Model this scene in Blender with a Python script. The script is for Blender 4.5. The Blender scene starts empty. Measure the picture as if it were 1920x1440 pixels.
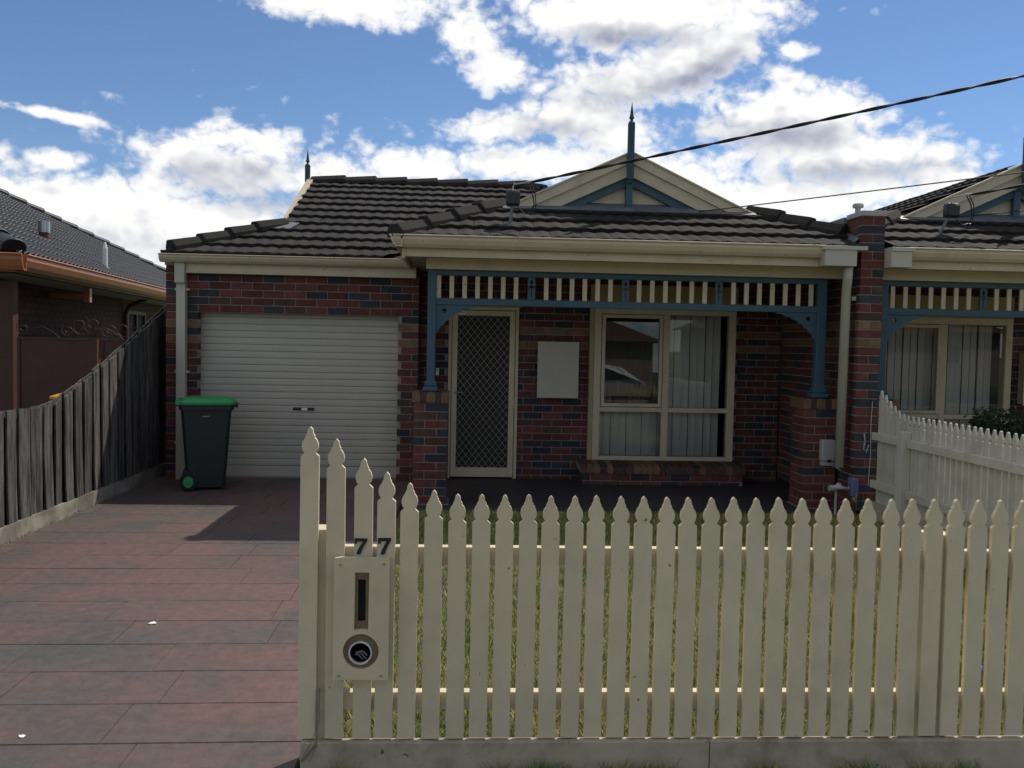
import bpy, bmesh, math, random
import numpy as np
from mathutils import Vector, Matrix
random.seed(7); np.random.seed(7)
R = math.radians
scene = bpy.context.scene
COL = scene.collection

# ------------------------------------------------------------------ camera
cam_d = bpy.data.cameras.new('camera'); cam = bpy.data.objects.new('camera', cam_d); COL.objects.link(cam)
cam_d.sensor_width = 36; cam_d.sensor_fit = 'HORIZONTAL'; cam_d.lens = 36*1665/1920
cam_d.clip_start = .05; cam_d.clip_end = 2000
def cam_basis(yaw, pitch, roll):
    f = Vector((math.sin(yaw)*math.cos(pitch), math.cos(yaw)*math.cos(pitch), -math.sin(pitch)))
    r0 = Vector((math.cos(yaw), -math.sin(yaw), 0)); u0 = r0.cross(f)
    r = math.cos(roll)*r0 + math.sin(roll)*u0; u = -math.sin(roll)*r0 + math.cos(roll)*u0
    return Matrix(((r.x, u.x, -f.x), (r.y, u.y, -f.y), (r.z, u.z, -f.z)))
cam.matrix_world = Matrix.Translation((0, 0, 1.6)) @ cam_basis(R(3.1), R(2.6), R(1.15)).to_4x4()
scene.camera = cam

# ------------------------------------------------------------------ sun, exposure
SUN = Vector((.54, .56, 1)).normalized()
sun_d = bpy.data.lights.new('sun', 'SUN'); sun_d.energy = 4.2; sun_d.angle = R(.53); sun_d.color = (1, .95, .86)
sun = bpy.data.objects.new('sun', sun_d); COL.objects.link(sun)
sun.rotation_euler = (-SUN).to_track_quat('-Z', 'Y').to_euler(); sun.location = SUN*60
vs = scene.view_settings
vs.view_transform = 'Standard'; vs.look = 'None'; vs.gamma = 1; vs.exposure = 0.0
try: vs.use_curve_mapping = False
except Exception: pass

scene.cycles.max_bounces = 8; scene.cycles.diffuse_bounces = 4; scene.cycles.glossy_bounces = 3; scene.cycles.transparent_max_bounces = 12

# ------------------------------------------------------------------ sky with clouds
world = bpy.data.worlds.new('World'); scene.world = world; world.use_nodes = True
def build_world():
    nt = world.node_tree; N = nt.nodes; L = nt.links; N.clear()
    g = bpy.data.node_groups.new('cloud_density', 'ShaderNodeTree')
    g.interface.new_socket('dir', in_out='INPUT', socket_type='NodeSocketVector')
    g.interface.new_socket('density', in_out='OUTPUT', socket_type='NodeSocketFloat')
    g.interface.new_socket('soft', in_out='OUTPUT', socket_type='NodeSocketFloat')
    g.interface.new_socket('core', in_out='OUTPUT', socket_type='NodeSocketFloat')
    gn, gl = g.nodes, g.links
    gi = gn.new('NodeGroupInput'); go = gn.new('NodeGroupOutput')
    def mth(op, a, b=None, c=None, clamp=False):
        n = gn.new('ShaderNodeMath'); n.operation = op; n.use_clamp = clamp
        for i, v in enumerate((a, b, c)):
            if v is None: continue
            if isinstance(v, (int, float)): n.inputs[i].default_value = v
            else: gl.new(v, n.inputs[i])
        return n.outputs[0]
    sep = gn.new('ShaderNodeSeparateXYZ'); gl.new(gi.outputs[0], sep.inputs[0])
    az = mth('MULTIPLY', mth('ARCTAN2', sep.outputs[0], sep.outputs[1]), 57.29578)
    el = mth('MULTIPLY', mth('ARCSINE', sep.outputs[2]), 57.29578)
    cmb = gn.new('ShaderNodeCombineXYZ'); gl.new(az, cmb.inputs[0]); gl.new(el, cmb.inputs[1])
    def noise(scale, detail, rough, zs=1.6, dist=0):
        mp = gn.new('ShaderNodeVectorMath'); mp.operation = 'MULTIPLY'; gl.new(gi.outputs[0], mp.inputs[0]); mp.inputs[1].default_value = (1, 1, zs)
        n = gn.new('ShaderNodeTexNoise'); n.inputs['Scale'].default_value = scale; n.inputs['Detail'].default_value = detail
        n.inputs['Roughness'].default_value = rough; n.inputs['Distortion'].default_value = dist
        gl.new(mp.outputs[0], n.inputs['Vector']); return n.outputs['Fac']
    # (azimuth, elevation, half width, half height, tilt) in degrees
    BL = CLOUDS
    def field(lst, k):
        cur = None
        for a, e, rx, ry, t in lst:
            m = gn.new('ShaderNodeMapping'); m.vector_type = 'TEXTURE'
            m.inputs['Location'].default_value = (a, e, 0); m.inputs['Rotation'].default_value = (0, 0, R(t)); m.inputs['Scale'].default_value = (rx, ry, 1)
            gl.new(cmb.outputs[0], m.inputs['Vector'])
            ln = gn.new('ShaderNodeVectorMath'); ln.operation = 'LENGTH'; gl.new(m.outputs[0], ln.inputs[0])
            if cur is None: cur = ln.outputs['Value']
            else: cur = mth('SMOOTH_MIN', cur, ln.outputs['Value'], k)
        return mth('SUBTRACT', 1.0, cur)
    blob = field(BL, .25)
    # broken cloud of the same kind over the rest of the sky
    gen = mth('MULTIPLY', mth('SUBTRACT', noise(2.3, 3, .5, 2.2), .50), 5.5)
    fr = gn.new('ShaderNodeMapping'); fr.vector_type = 'TEXTURE'; fr.inputs['Location'].default_value = (2.7, 7, 0); fr.inputs['Scale'].default_value = (36, 17, 1)
    gl.new(cmb.outputs[0], fr.inputs['Vector'])
    fl = gn.new('ShaderNodeVectorMath'); fl.operation = 'LENGTH'; gl.new(fr.outputs[0], fl.inputs[0])
    mr = gn.new('ShaderNodeMapRange'); mr.interpolation_type = 'SMOOTHSTEP'; gl.new(fl.outputs['Value'], mr.inputs[0]); mr.inputs[1].default_value = 1.0; mr.inputs[2].default_value = 1.4
    mix = gn.new('ShaderNodeMix'); gl.new(mr.outputs[0], mix.inputs[0]); gl.new(blob, mix.inputs[2]); gl.new(gen, mix.inputs[3])
    n1 = mth('SUBTRACT', noise(9, 3, .55, 1.7, .3), .5)
    n2 = mth('SUBTRACT', noise(70, 5, .62, 1.4, .3), .5)
    puff = mth('SUBTRACT', mth('ABSOLUTE', mth('SUBTRACT', noise(24, 2.5, .55, 1.3), .5)), .1)
    soft = mth('ADD', mix.outputs[0], mth('ADD', mth('MULTIPLY', n1, 1.25), mth('MULTIPLY', puff, 2.5)))
    d = mth('ADD', soft, mth('MULTIPLY', n2, 1.0))
    gl.new(d, go.inputs[0]); gl.new(soft, go.inputs[1])
    core = mth('ADD', field(CORES, .3), mth('ADD', mth('MULTIPLY', n1, 1.3), mth('MULTIPLY', puff, -1.6)))
    gl.new(core, go.inputs[2])
    # ---- world tree
    def node(t, **k):
        n = N.new(t)
        for a, b in k.items(): setattr(n, a, b)
        return n
    def wm(op, a, b=None, clamp=False):
        n = node('ShaderNodeMath', operation=op, use_clamp=clamp)
        for i, v in enumerate((a, b)):
            if v is None: continue
            if isinstance(v, (int, float)): n.inputs[i].default_value = v
            else: L.new(v, n.inputs[i])
        return n.outputs[0]
    def ramp(v, a, b, lo=0., hi=1.):
        n = node('ShaderNodeMapRange', interpolation_type='SMOOTHSTEP'); L.new(v, n.inputs[0])
        n.inputs[1].default_value = a; n.inputs[2].default_value = b; n.inputs[3].default_value = lo; n.inputs[4].default_value = hi
        return n.outputs[0]
    tc = node('ShaderNodeTexCoord'); nv = node('ShaderNodeVectorMath', operation='NORMALIZE'); L.new(tc.outputs['Generated'], nv.inputs[0])
    A = node('ShaderNodeGroup'); A.node_tree = g; L.new(nv.outputs[0], A.inputs[0])
    def shifted(v):
        sh = node('ShaderNodeVectorMath', operation='ADD'); L.new(nv.outputs[0], sh.inputs[0]); sh.inputs[1].default_value = tuple(v)
        sn = node('ShaderNodeVectorMath', operation='NORMALIZE'); L.new(sh.outputs[0], sn.inputs[0])
        B = node('ShaderNodeGroup'); B.node_tree = g; L.new(sn.outputs[0], B.inputs[0]); return B.outputs[1]
    d0 = A.outputs[0]; s0 = A.outputs[1]; d1 = shifted(Vector((.25, 0, .97))*.030)
    alpha = ramp(d0, -.25, .45)
    relief = wm('MULTIPLY', wm('SUBTRACT', d1, s0), .42)
    under = wm('MULTIPLY', ramp(s0, .10, 1.1), ramp(d1, .15, 1.1))
    shade = wm('ADD', wm('ADD', wm('MULTIPLY', under, .5), wm('MULTIPLY', ramp(A.outputs[2], -.5, .9), .60)), wm('MULTIPLY', relief, ramp(d0, .1, .6)), True)
    cm = node('ShaderNodeMix', data_type='RGBA'); L.new(shade, cm.inputs[0]); cm.inputs[6].default_value = (1.06, 1.06, 1.05, 1); cm.inputs[7].default_value = (.37, .40, .52, 1)
    sky = node('ShaderNodeTexSky', sky_type='NISHITA'); sky.sun_disc = False
    sky.sun_elevation = math.asin(SUN.z); sky.sun_rotation = math.atan2(SUN.x, SUN.y)
    sky.air_density = 1.0; sky.dust_density = .0; sky.ozone_density = 6.0; sky.altitude = 1200
    b1 = node('ShaderNodeBackground'); L.new(sky.outputs[0], b1.inputs[0]); b1.inputs[1].default_value = SKY_STRENGTH
    b2 = node('ShaderNodeBackground'); L.new(cm.outputs[2], b2.inputs[0]); b2.inputs[1].default_value = CLOUD_STRENGTH
    mx = node('ShaderNodeMixShader'); L.new(alpha, mx.inputs[0]); L.new(b1.outputs[0], mx.inputs[1]); L.new(b2.outputs[0], mx.inputs[2])
    out = node('ShaderNodeOutputWorld'); L.new(mx.outputs[0], out.inputs[0])
SKY_STRENGTH = .105; CLOUD_STRENGTH = .95
CLOUDS = [
    (0.95, 1.82, 51.55, 8.77, 0),
    (-18.57, 6.98, 12.49, 2.56, 0),
    (11.80, 16.28, 5.70, 1.53, 10),
    (18.38, 13.15, 5.74, 1.49, -5),
    (-14.64, 9.60, 5.00, 1.57, 0),
    (-6.75, 20.11, 7.70, 1.43, 0),
    (10.69, 20.12, 11.12, 2.25, 0),
    (1.68, 17.04, 2.48, 1.51, 0),
    (-0.05, 19.09, 2.40, 2.06, 0),
    (11.29, 16.60, 7.40, 2.11, 12),
    (15.35, 17.96, 2.94, 1.74, 25),
    (1.75, 13.52, 4.82, 1.03, 5),
    (7.17, 14.22, 4.45, 1.37, 0),
    (20.53, 14.27, 6.85, 1.80, -8),
    (22.75, 11.73, 8.80, 2.26, -8),
    (4.52, 11.42, 7.91, 1.44, 0),
    (9.22, 12.89, 3.74, 1.37, 0),
    (-14.96, 10.35, 5.76, 2.03, 0),
    (-15.42, 11.80, 2.94, 1.31, 10),
    (-12.31, 11.74, 2.08, 1.49, 0),
    (-23.99, 9.82, 1.58, 0.80, 0),
    (-23.95, 7.62, 9.01, 1.90, 0),
    (-3.96, 10.95, 4.41, 1.37, 0),
    (-7.94, 10.18, 3.98, 1.52, 0),
    (-14.93, 6.26, 16.19, 2.46, 0),
    (-24.47, 12.27, 2.97, 0.40, -5),
    (20.71, 9.03, 10.59, 2.29, 0),
    (28.60, 9.90, 2.37, 1.18, -10),
    (20.26, 17.47, 1.31, 0.66, 0),
    (19.85, 15.95, 2.19, 0.99, -20),
    (12.63, 10.63, 6.68, 2.03, 0),
]
CORES = [  # thick grey undersides of the same clouds
    (11.64, 16.13, 6.38, 1.09, 8),
    (15.21, 17.32, 2.46, 0.87, 20),
    (18.54, 13.06, 6.05, 1.13, -5),
    (-14.95, 9.89, 4.67, 1.31, 0),
    (-11.01, 8.41, 4.86, 0.93, 0),
    (4.47, 13.51, 4.13, 0.62, 0),
    (24.28, 10.59, 5.95, 0.70, 0),
    (-5.95, 9.80, 4.03, 0.61, 0),
    (10.07, 18.72, 4.06, 0.68, 0),
]
build_world()

# ------------------------------------------------------------------ materials
MATS = {}
def mat(name, col, rough=.65, var=.12, scale=6., bump=0., bscale=80., metal=0., spec=.4, rnd=0., col2=None, scale2=1.5, lo=.45, hi=.6, coat=0., stretch=(1, 1, 1), specks=None):
    """Principled surface: base colour with grain, optional second colour in patches, fine relief and a per-piece tone."""
    m = bpy.data.materials.new(name); m.use_nodes = True; nt = m.node_tree; N = nt.nodes; L = nt.links
    p = N['Principled BSDF']; p.inputs['Roughness'].default_value = rough; p.inputs['Metallic'].default_value = metal
    p.inputs['Specular IOR Level'].default_value = spec; p.inputs['Coat Weight'].default_value = coat
    geo = N.new('ShaderNodeNewGeometry'); mp = N.new('ShaderNodeVectorMath'); mp.operation = 'MULTIPLY'; mp.inputs[1].default_value = stretch
    L.new(geo.outputs['Position'], mp.inputs[0])
    def noise(s, d=5, r=.6):
        n = N.new('ShaderNodeTexNoise'); n.inputs['Scale'].default_value = s; n.inputs['Detail'].default_value = d; n.inputs['Roughness'].default_value = r
        L.new(mp.outputs[0], n.inputs['Vector']); return n.outputs['Fac']
    base = N.new('ShaderNodeRGB'); base.outputs[0].default_value = (*col, 1); cur = base.outputs[0]
    if col2:
        rr = N.new('ShaderNodeMapRange'); L.new(noise(scale2, 6, .65), rr.inputs[0]); rr.inputs[1].default_value = lo; rr.inputs[2].default_value = hi
        mx = N.new('ShaderNodeMix'); mx.data_type = 'RGBA'; L.new(rr.outputs[0], mx.inputs[0]); L.new(cur, mx.inputs[6]); mx.inputs[7].default_value = (*col2, 1); cur = mx.outputs[2]
    if specks:
        sc, t0, sp = specks; rr = N.new('ShaderNodeMapRange'); L.new(noise(sc, 2, .5), rr.inputs[0]); rr.inputs[1].default_value = t0; rr.inputs[2].default_value = t0+.04
        mx = N.new('ShaderNodeMix'); mx.data_type = 'RGBA'; L.new(rr.outputs[0], mx.inputs[0]); L.new(cur, mx.inputs[6]); mx.inputs[7].default_value = (*sp, 1); cur = mx.outputs[2]
    hs = N.new('ShaderNodeHueSaturation'); L.new(cur, hs.inputs['Color'])
    mr = N.new('ShaderNodeMapRange'); L.new(noise(scale), mr.inputs[0]); mr.inputs[1].default_value = .3; mr.inputs[2].default_value = .7
    mr.inputs[3].default_value = 1-var; mr.inputs[4].default_value = 1+var
    v = mr.outputs[0]
    if rnd:
        oi = N.new('ShaderNodeObjectInfo'); r2 = N.new('ShaderNodeMapRange'); L.new(oi.outputs['Random'], r2.inputs[0]); r2.inputs[3].default_value = 1-rnd; r2.inputs[4].default_value = 1+rnd
        mu = N.new('ShaderNodeMath'); mu.operation = 'MULTIPLY'; L.new(v, mu.inputs[0]); L.new(r2.outputs[0], mu.inputs[1]); v = mu.outputs[0]
    L.new(v, hs.inputs['Value']); L.new(hs.outputs[0], p.inputs['Base Color'])
    if bump:
        b = N.new('ShaderNodeBump'); b.inputs['Strength'].default_value = bump; b.inputs['Distance'].default_value = .006; L.new(noise(bscale, 4), b.inputs['Height']); L.new(b.outputs[0], p.inputs['Normal'])
    MATS[name] = m; return m
mat('brick_red', (.118, .036, .030), .88, .28, 16, .6, 110, rnd=.30)
mat('brick_dark', (.036, .035, .041), .85, .28, 16, .6, 110, rnd=.25)
mat('brick_brown', (.078, .040, .030), .88, .28, 16, .6, 110, rnd=.25)
mat('brick_tan', (.175, .100, .054), .88, .22, 16, .6, 110, rnd=.2)
mat('mortar', (.25, .225, .205), .95, .2, 20, .6, 150)
mat('cream', (.54, .46, .32), .55, .07, 4, .08, 60, col2=(.38, .32, .22), scale2=3.2, lo=.56, hi=.8, specks=(38, .70, (.16, .13, .09)))
mat('cream_fence', (.585, .51, .35), .62, .07, 6, .2, 90, rnd=.05, col2=(.46, .40, .28), scale2=3.5, lo=.54, hi=.82, specks=(42, .75, (.19, .16, .11)))
mat('white_fence', (.50, .475, .39), .62, .08, 6, .2, 90, rnd=.06, col2=(.38, .36, .30), scale2=3.5, lo=.5, hi=.8)
mat('cream_dirty', (.41, .355, .255), .75, .15, 7, .3, 70, col2=(.17, .15, .11), scale2=3.2, lo=.48, hi=.72, specks=(30, .72, (.09, .08, .06)))
mat('cream_roller', (.44, .41, .335), .42, .05, 3, .05, 40)
mat('cream_head', (.36, .29, .16), .6, .1, 5, .1, 60)
mat('blue_paint', (.036, .085, .115), .5, .1, 6, .1, 60)
mat('blue_dark', (.03, .06, .085), .6, .1, 6)
mat('roof_tile', (.031, .027, .0245), .9, .3, 12, .5, 60, rnd=.18, spec=.2, col2=(.018, .0165, .0158), scale2=1.4, lo=.48, hi=.7)
mat('roof_cap', (.032, .028, .0255), .9, .25, 12, .45, 60, rnd=.15, spec=.2)
mat('roof_under', (.02, .018, .017), .9)
mat('lead', (.12, .125, .14), .55, .25, 7, .2, 40)
mat('black_tile', (.009, .010, .015), .42, .25, 8, .25, 70, spec=.32, rnd=.25)
mat('copper_gutter', (.34, .12, .055), .42, .12, 6, .1, 50)
mat('brown_paint', (.075, .026, .018), .6, .15, 6, .1, 60)
mat('brown_brick', (.085, .04, .032), .9, .2, 14, .4, 120)
mat('brown_mortar', (.05, .036, .032), .95, .2, 14)
mat('soffit_grey', (.30, .28, .25), .7, .1, 4)
mat('paling', (.115, .105, .094), .95, .45, 7, .8, 50, rnd=.32, col2=(.030, .0275, .026), scale2=2.6, lo=.40, hi=.62, stretch=(9, 9, .8))
mat('paling_plinth', (.30, .27, .21), .9, .25, 4, .5, 60, rnd=.1, col2=(.17, .15, .12), scale2=2.5)
mat('dark', (.008, .008, .009), .8, .1)
mat('screen_mesh', (.022, .021, .017), .8, .1, 10)
mat('grille', (.36, .345, .30), .45, .05, metal=.2)
mat('steel', (.38, .38, .38), .35, .1, metal=.9)
mat('grey_plastic', (.36, .37, .35), .5, .08)
mat('lavender_plastic', (.13, .145, .27), .4, .1)
mat('black_plastic', (.02, .02, .022), .45, .1)
mat('cable_black', (.012, .012, .013), .5, .1)
mat('bin_green', (.018, .026, .024), .45, .15, 8, .1, 90)
mat('bin_lid', (.025, .30, .085), .42, .12, 8, .05)
mat('yellow_plastic', (.55, .30, .02), .4, .1)
mat('white_plastic', (.8, .8, .76), .4, .04)
mat('pvc', (.62, .62, .60), .4, .12, 20, col2=(.25, .24, .22), scale2=30, lo=.58, hi=.66)
mat('raw_wood', (.20, .145, .085), .8, .2, 20, .3, 60, stretch=(4, 4, 1))
mat('paper', (.25, .25, .27), .7, .2, 20)
mat('digit_black', (.014, .014, .015), .55, .2, 30)
mat('blind', (.60, .60, .56), .8, .04)
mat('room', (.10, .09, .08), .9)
mat('porch_floor', (.040, .036, .038), .6, .2, 5, .2, 60)
mat('concrete_cap', (.36, .35, .34), .8, .12, 8, .2, 60)
mat('paver', (.117, .066, .056), .62, .20, 14, .8, 22, rnd=.04, col2=(.063, .058, .053), scale2=.8, lo=.42, hi=.62, specks=(55, .72, (.05, .044, .041)))
mat('paver_joint', (.05, .043, .04), .9, .2, 10)
mat('soil', (.13, .11, .06), .95, .3, 8, .5, 40, col2=(.07, .09, .03), scale2=2)
mat('grass_green', (.12, .19, .03), .6, .35, 3)
mat('grass_pale', (.40, .34, .11), .65, .3, 3)
mat('grass_straw', (.48, .37, .18), .7, .3, 3)
mat('leaf_dark', (.018, .040, .014), .45, .4, 9)
mat('stem', (.06, .045, .03), .9)
mat('asphalt', (.05, .05, .052), .9, .2, 20, .4, 120)
mat('verge', (.07, .11, .03), .9, .3, 5, .4, 50)
mat('stucco', (.30, .24, .19), .85, .1, 3)
mat('far_roof', (.10, .05, .04), .8, .2, 5)
mat('car_paint', (.62, .63, .65), .25, .02, metal=.4, coat=.6)
mat('tyre', (.015, .015, .015), .8)
mat('cobweb', (.16, .15, .12), .9)
def glass_mat(name, tint, ior=1.5, rough=0.):
    m = bpy.data.materials.new(name); m.use_nodes = True; nt = m.node_tree; N = nt.nodes; L = nt.links; N.clear()
    fr = N.new('ShaderNodeFresnel'); fr.inputs[0].default_value = ior
    t = N.new('ShaderNodeBsdfTransparent'); t.inputs[0].default_value = (*tint, 1)
    g = N.new('ShaderNodeBsdfGlossy'); g.inputs['Roughness'].default_value = rough
    mx = N.new('ShaderNodeMixShader'); o = N.new('ShaderNodeOutputMaterial')
    L.new(fr.outputs[0], mx.inputs[0]); L.new(t.outputs[0], mx.inputs[1]); L.new(g.outputs[0], mx.inputs[2]); L.new(mx.outputs[0], o.inputs[0])
    MATS[name] = m
glass_mat('glass', (.90, .91, .89), 1.7)
glass_mat('car_glass', (.25, .26, .27), 1.6)
def screen_mat():
    m = bpy.data.materials.new('insect_screen'); m.use_nodes = True; nt = m.node_tree; N = nt.nodes; L = nt.links; N.clear()
    t = N.new('ShaderNodeBsdfTransparent'); d = N.new('ShaderNodeBsdfDiffuse'); d.inputs[0].default_value = (.03, .03, .03, 1)
    mx = N.new('ShaderNodeMixShader'); mx.inputs[0].default_value = .86; o = N.new('ShaderNodeOutputMaterial')
    L.new(t.outputs[0], mx.inputs[1]); L.new(d.outputs[0], mx.inputs[2]); L.new(mx.outputs[0], o.inputs[0]); MATS['insect_screen'] = m
screen_mat()

# ------------------------------------------------------------------ helpers
WORLD = {}
def link(o, parent=None, world=None):
    COL.objects.link(o); w = world if world is not None else Matrix.Identity(4)
    if parent is not None:
        o.parent = parent; o.matrix_parent_inverse = WORLD[parent.name].inverted()
    o.matrix_basis = w; WORLD[o.name] = w.copy()
    return o
def tag(o, label, cat, group=None):
    o['label'] = label; o['category'] = cat
    if group: o['group'] = group
    return o
def thing(name, label, cat, loc, group=None):
    o = bpy.data.objects.new(name, None); o.empty_display_size = .2
    return tag(link(o, None, Matrix.Translation(loc)), label, cat, group)
class MB:
    """collects faces; build() links them as one mesh object. mir mirrors x about the party wall."""
    def __init__(s, mir=False): s.v = []; s.f = []; s.m = []; s.mir = mir; s.cur = 0
    def add(s, vs, fs):
        b = len(s.v)
        for p in vs: s.v.append((2*XM-p[0], p[1], p[2]) if s.mir else tuple(p))
        for f in fs:
            f = [b+i for i in f]; s.f.append(f[::-1] if s.mir else f); s.m.append(s.cur)
        return s
    def box(s, a, b):
        x0, y0, z0 = (min(a[i], b[i]) for i in range(3)); x1, y1, z1 = (max(a[i], b[i]) for i in range(3))
        return s.add([(x0,y0,z0),(x1,y0,z0),(x1,y1,z0),(x0,y1,z0),(x0,y0,z1),(x1,y0,z1),(x1,y1,z1),(x0,y1,z1)],
                     [(0,3,2,1),(4,5,6,7),(0,1,5,4),(1,2,6,5),(2,3,7,6),(3,0,4,7)])
    def hexa(s, p): return s.add(p, [(0,3,2,1),(4,5,6,7),(0,1,5,4),(1,2,6,5),(2,3,7,6),(3,0,4,7)])
    def quad(s, *p): return s.add(p, [tuple(range(len(p)))])
    def sheet(s, pts, th):
        """flat polygon with thickness th downwards"""
        n = len(pts); lo = [(p[0], p[1], p[2]-th) for p in pts]
        return s.add(list(pts)+lo, [tuple(range(n)), tuple(range(2*n-1, n-1, -1))]+[(i, n+i, n+(i+1) % n, (i+1) % n) for i in range(n)])
    def prism(s, prof, A, B, X, Y):
        """profile [(a,b)] in axes X,Y swept from A to B"""
        n = len(prof); A, B, X, Y = map(Vector, (A, B, X, Y)); vs = [A+X*a+Y*b for a, b in prof]+[B+X*a+Y*b for a, b in prof]
        return s.add([tuple(q) for q in vs], [tuple(range(n-1, -1, -1)), tuple(range(n, 2*n))]+[(i, (i+1) % n, n+(i+1) % n, n+i) for i in range(n)])
    def tube(s, pts, r, n=8, caps=True):
        pts = [Vector(p) for p in pts]; rs = r if isinstance(r, (list, tuple)) else [r]*len(pts); vs = []; fs = []
        t0 = (pts[1]-pts[0]).normalized(); a = t0.orthogonal().normalized()
        for i, p in enumerate(pts):
            t = (pts[min(i+1, len(pts)-1)]-pts[max(i-1, 0)]).normalized(); a = (a-t*a.dot(t)).normalized(); b = t.cross(a)
            for k in range(n):
                th = 2*math.pi*k/n; vs.append(tuple(p+(a*math.cos(th)+b*math.sin(th))*rs[i]))
        for i in range(len(pts)-1):
            for k in range(n): fs.append((i*n+k, i*n+(k+1) % n, (i+1)*n+(k+1) % n, (i+1)*n+k))
        if caps: fs += [tuple(range(n-1, -1, -1)), tuple(range((len(pts)-1)*n, len(pts)*n))]
        return s.add(vs, fs)
    def lathe(s, c, prof, n=16, axis='z'):
        """profile [(radius, height)] round an axis through c"""
        vs = []; fs = []
        for r, h in prof:
            for k in range(n):
                a = 2*math.pi*k/n; ca, sa = r*math.cos(a), r*math.sin(a)
                vs.append({'z': (c[0]+ca, c[1]+sa, c[2]+h), 'y': (c[0]+ca, c[1]+h, c[2]-sa), 'x': (c[0]+h, c[1]+ca, c[2]+sa)}[axis])
        m = len(prof)
        for i in range(m-1):
            for k in range(n): fs.append((i*n+k, i*n+(k+1) % n, (i+1)*n+(k+1) % n, (i+1)*n+k))
        fs += [tuple(range(n-1, -1, -1)), tuple(range((m-1)*n, m*n))]
        return s.add(vs, fs)
    def mesh(s, name, mats, smooth=False):
        me = bpy.data.meshes.new(name); me.from_pydata(s.v, [], s.f)
        for m in (mats if isinstance(mats, (list, tuple)) else [mats]): me.materials.append(MATS[m])
        if len(me.materials) > 1: me.polygons.foreach_set('material_index', s.m)
        if smooth: me.shade_smooth()
        me.update(); return me
    def build(s, name, mats, parent=None, smooth=False, bevel=0):
        o = bpy.data.objects.new(name, s.mesh(name, mats, smooth)); link(o, parent)
        if bevel:
            b = o.modifiers.new('bevel', 'BEVEL'); b.width = bevel; b.segments = 2; b.limit_method = 'ANGLE'
        return o
XM = 4.025
def obj(name, me, parent, world): return link(bpy.data.objects.new(name, me), parent, world)
def stuff(o): o['kind'] = 'stuff'; return o
def structure(o): o['kind'] = 'structure'; return o
def shape2d(outer, holes, th, name, mats):
    """extruded outline with holes: mesh in the local x-z plane, front at y=0, back at y=th"""
    cu = bpy.data.curves.new(name, 'CURVE'); cu.dimensions = '2D'; cu.fill_mode = 'BOTH'; cu.extrude = th/2
    for ring in [outer]+holes:
        sp = cu.splines.new('POLY'); sp.points.add(len(ring)-1); sp.use_cyclic_u = True
        for q, (x, y) in zip(sp.points, ring): q.co = (x, y, 0, 1)
    o = bpy.data.objects.new(name, cu); COL.objects.link(o)
    dg = bpy.context.evaluated_depsgraph_get(); me = bpy.data.meshes.new_from_object(o.evaluated_get(dg))
    bpy.data.objects.remove(o); bpy.data.curves.remove(cu)
    me.transform(Matrix(((1,0,0,0),(0,0,-1,th/2),(0,1,0,0),(0,0,0,1)))); me.name = name; me.materials.clear()
    me.materials.append(MATS[mats]); return me
def arc(cx, cy, r, a0, a1, n): return [(cx+r*math.cos(R(a0+(a1-a0)*i/(n-1))), cy+r*math.sin(R(a0+(a1-a0)*i/(n-1)))) for i in range(n)]
def circle(cx, cy, r, n=20): return [(cx+r*math.cos(2*math.pi*i/n), cy+r*math.sin(2*math.pi*i/n)) for i in range(n)]
CACHE = {}
def brick_mesh(l, d, h, m):
    k = ('brick', round(l, 3), round(d, 3), round(h, 3), m)
    if k not in CACHE:
        c = .004; bm = bmesh.new(); bmesh.ops.create_cube(bm, size=1)
        for v in bm.verts: v.co = Vector(((v.co.x+.5)*l, (v.co.y+.5)*d, (v.co.z+.5)*h))
        es = [e for e in bm.edges if all(v.co.y < d*.5 for v in e.verts) or abs(e.verts[0].co.y-e.verts[1].co.y) > d*.5]
        bmesh.ops.bevel(bm, geom=es, offset=c, segments=1, affect='EDGES')
        me = bpy.data.meshes.new('brick'); bm.to_mesh(me); bm.free(); me.materials.append(MATS[m]); CACHE[k] = me
    return CACHE[k]
BM = ['brick_red', 'brick_dark', 'brick_brown', 'brick_tan']
def pick_brick(c, bands):
    if c in bands: return 3
    r = random.random(); return 0 if r < .56 else (1 if r < .84 else 2)
class Joined:
    """pieces past the limit, joined into one part"""
    def __init__(s): s.mb = MB()
    def add(s, me, w, mi):
        s.mb.cur = mi; s.mb.add([tuple(w @ v.co) for v in me.vertices], [tuple(p.vertices) for p in me.polygons])
    def build(s, name, mats, parent):
        if s.mb.v: return stuff(s.mb.build(name, mats, parent))
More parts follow.
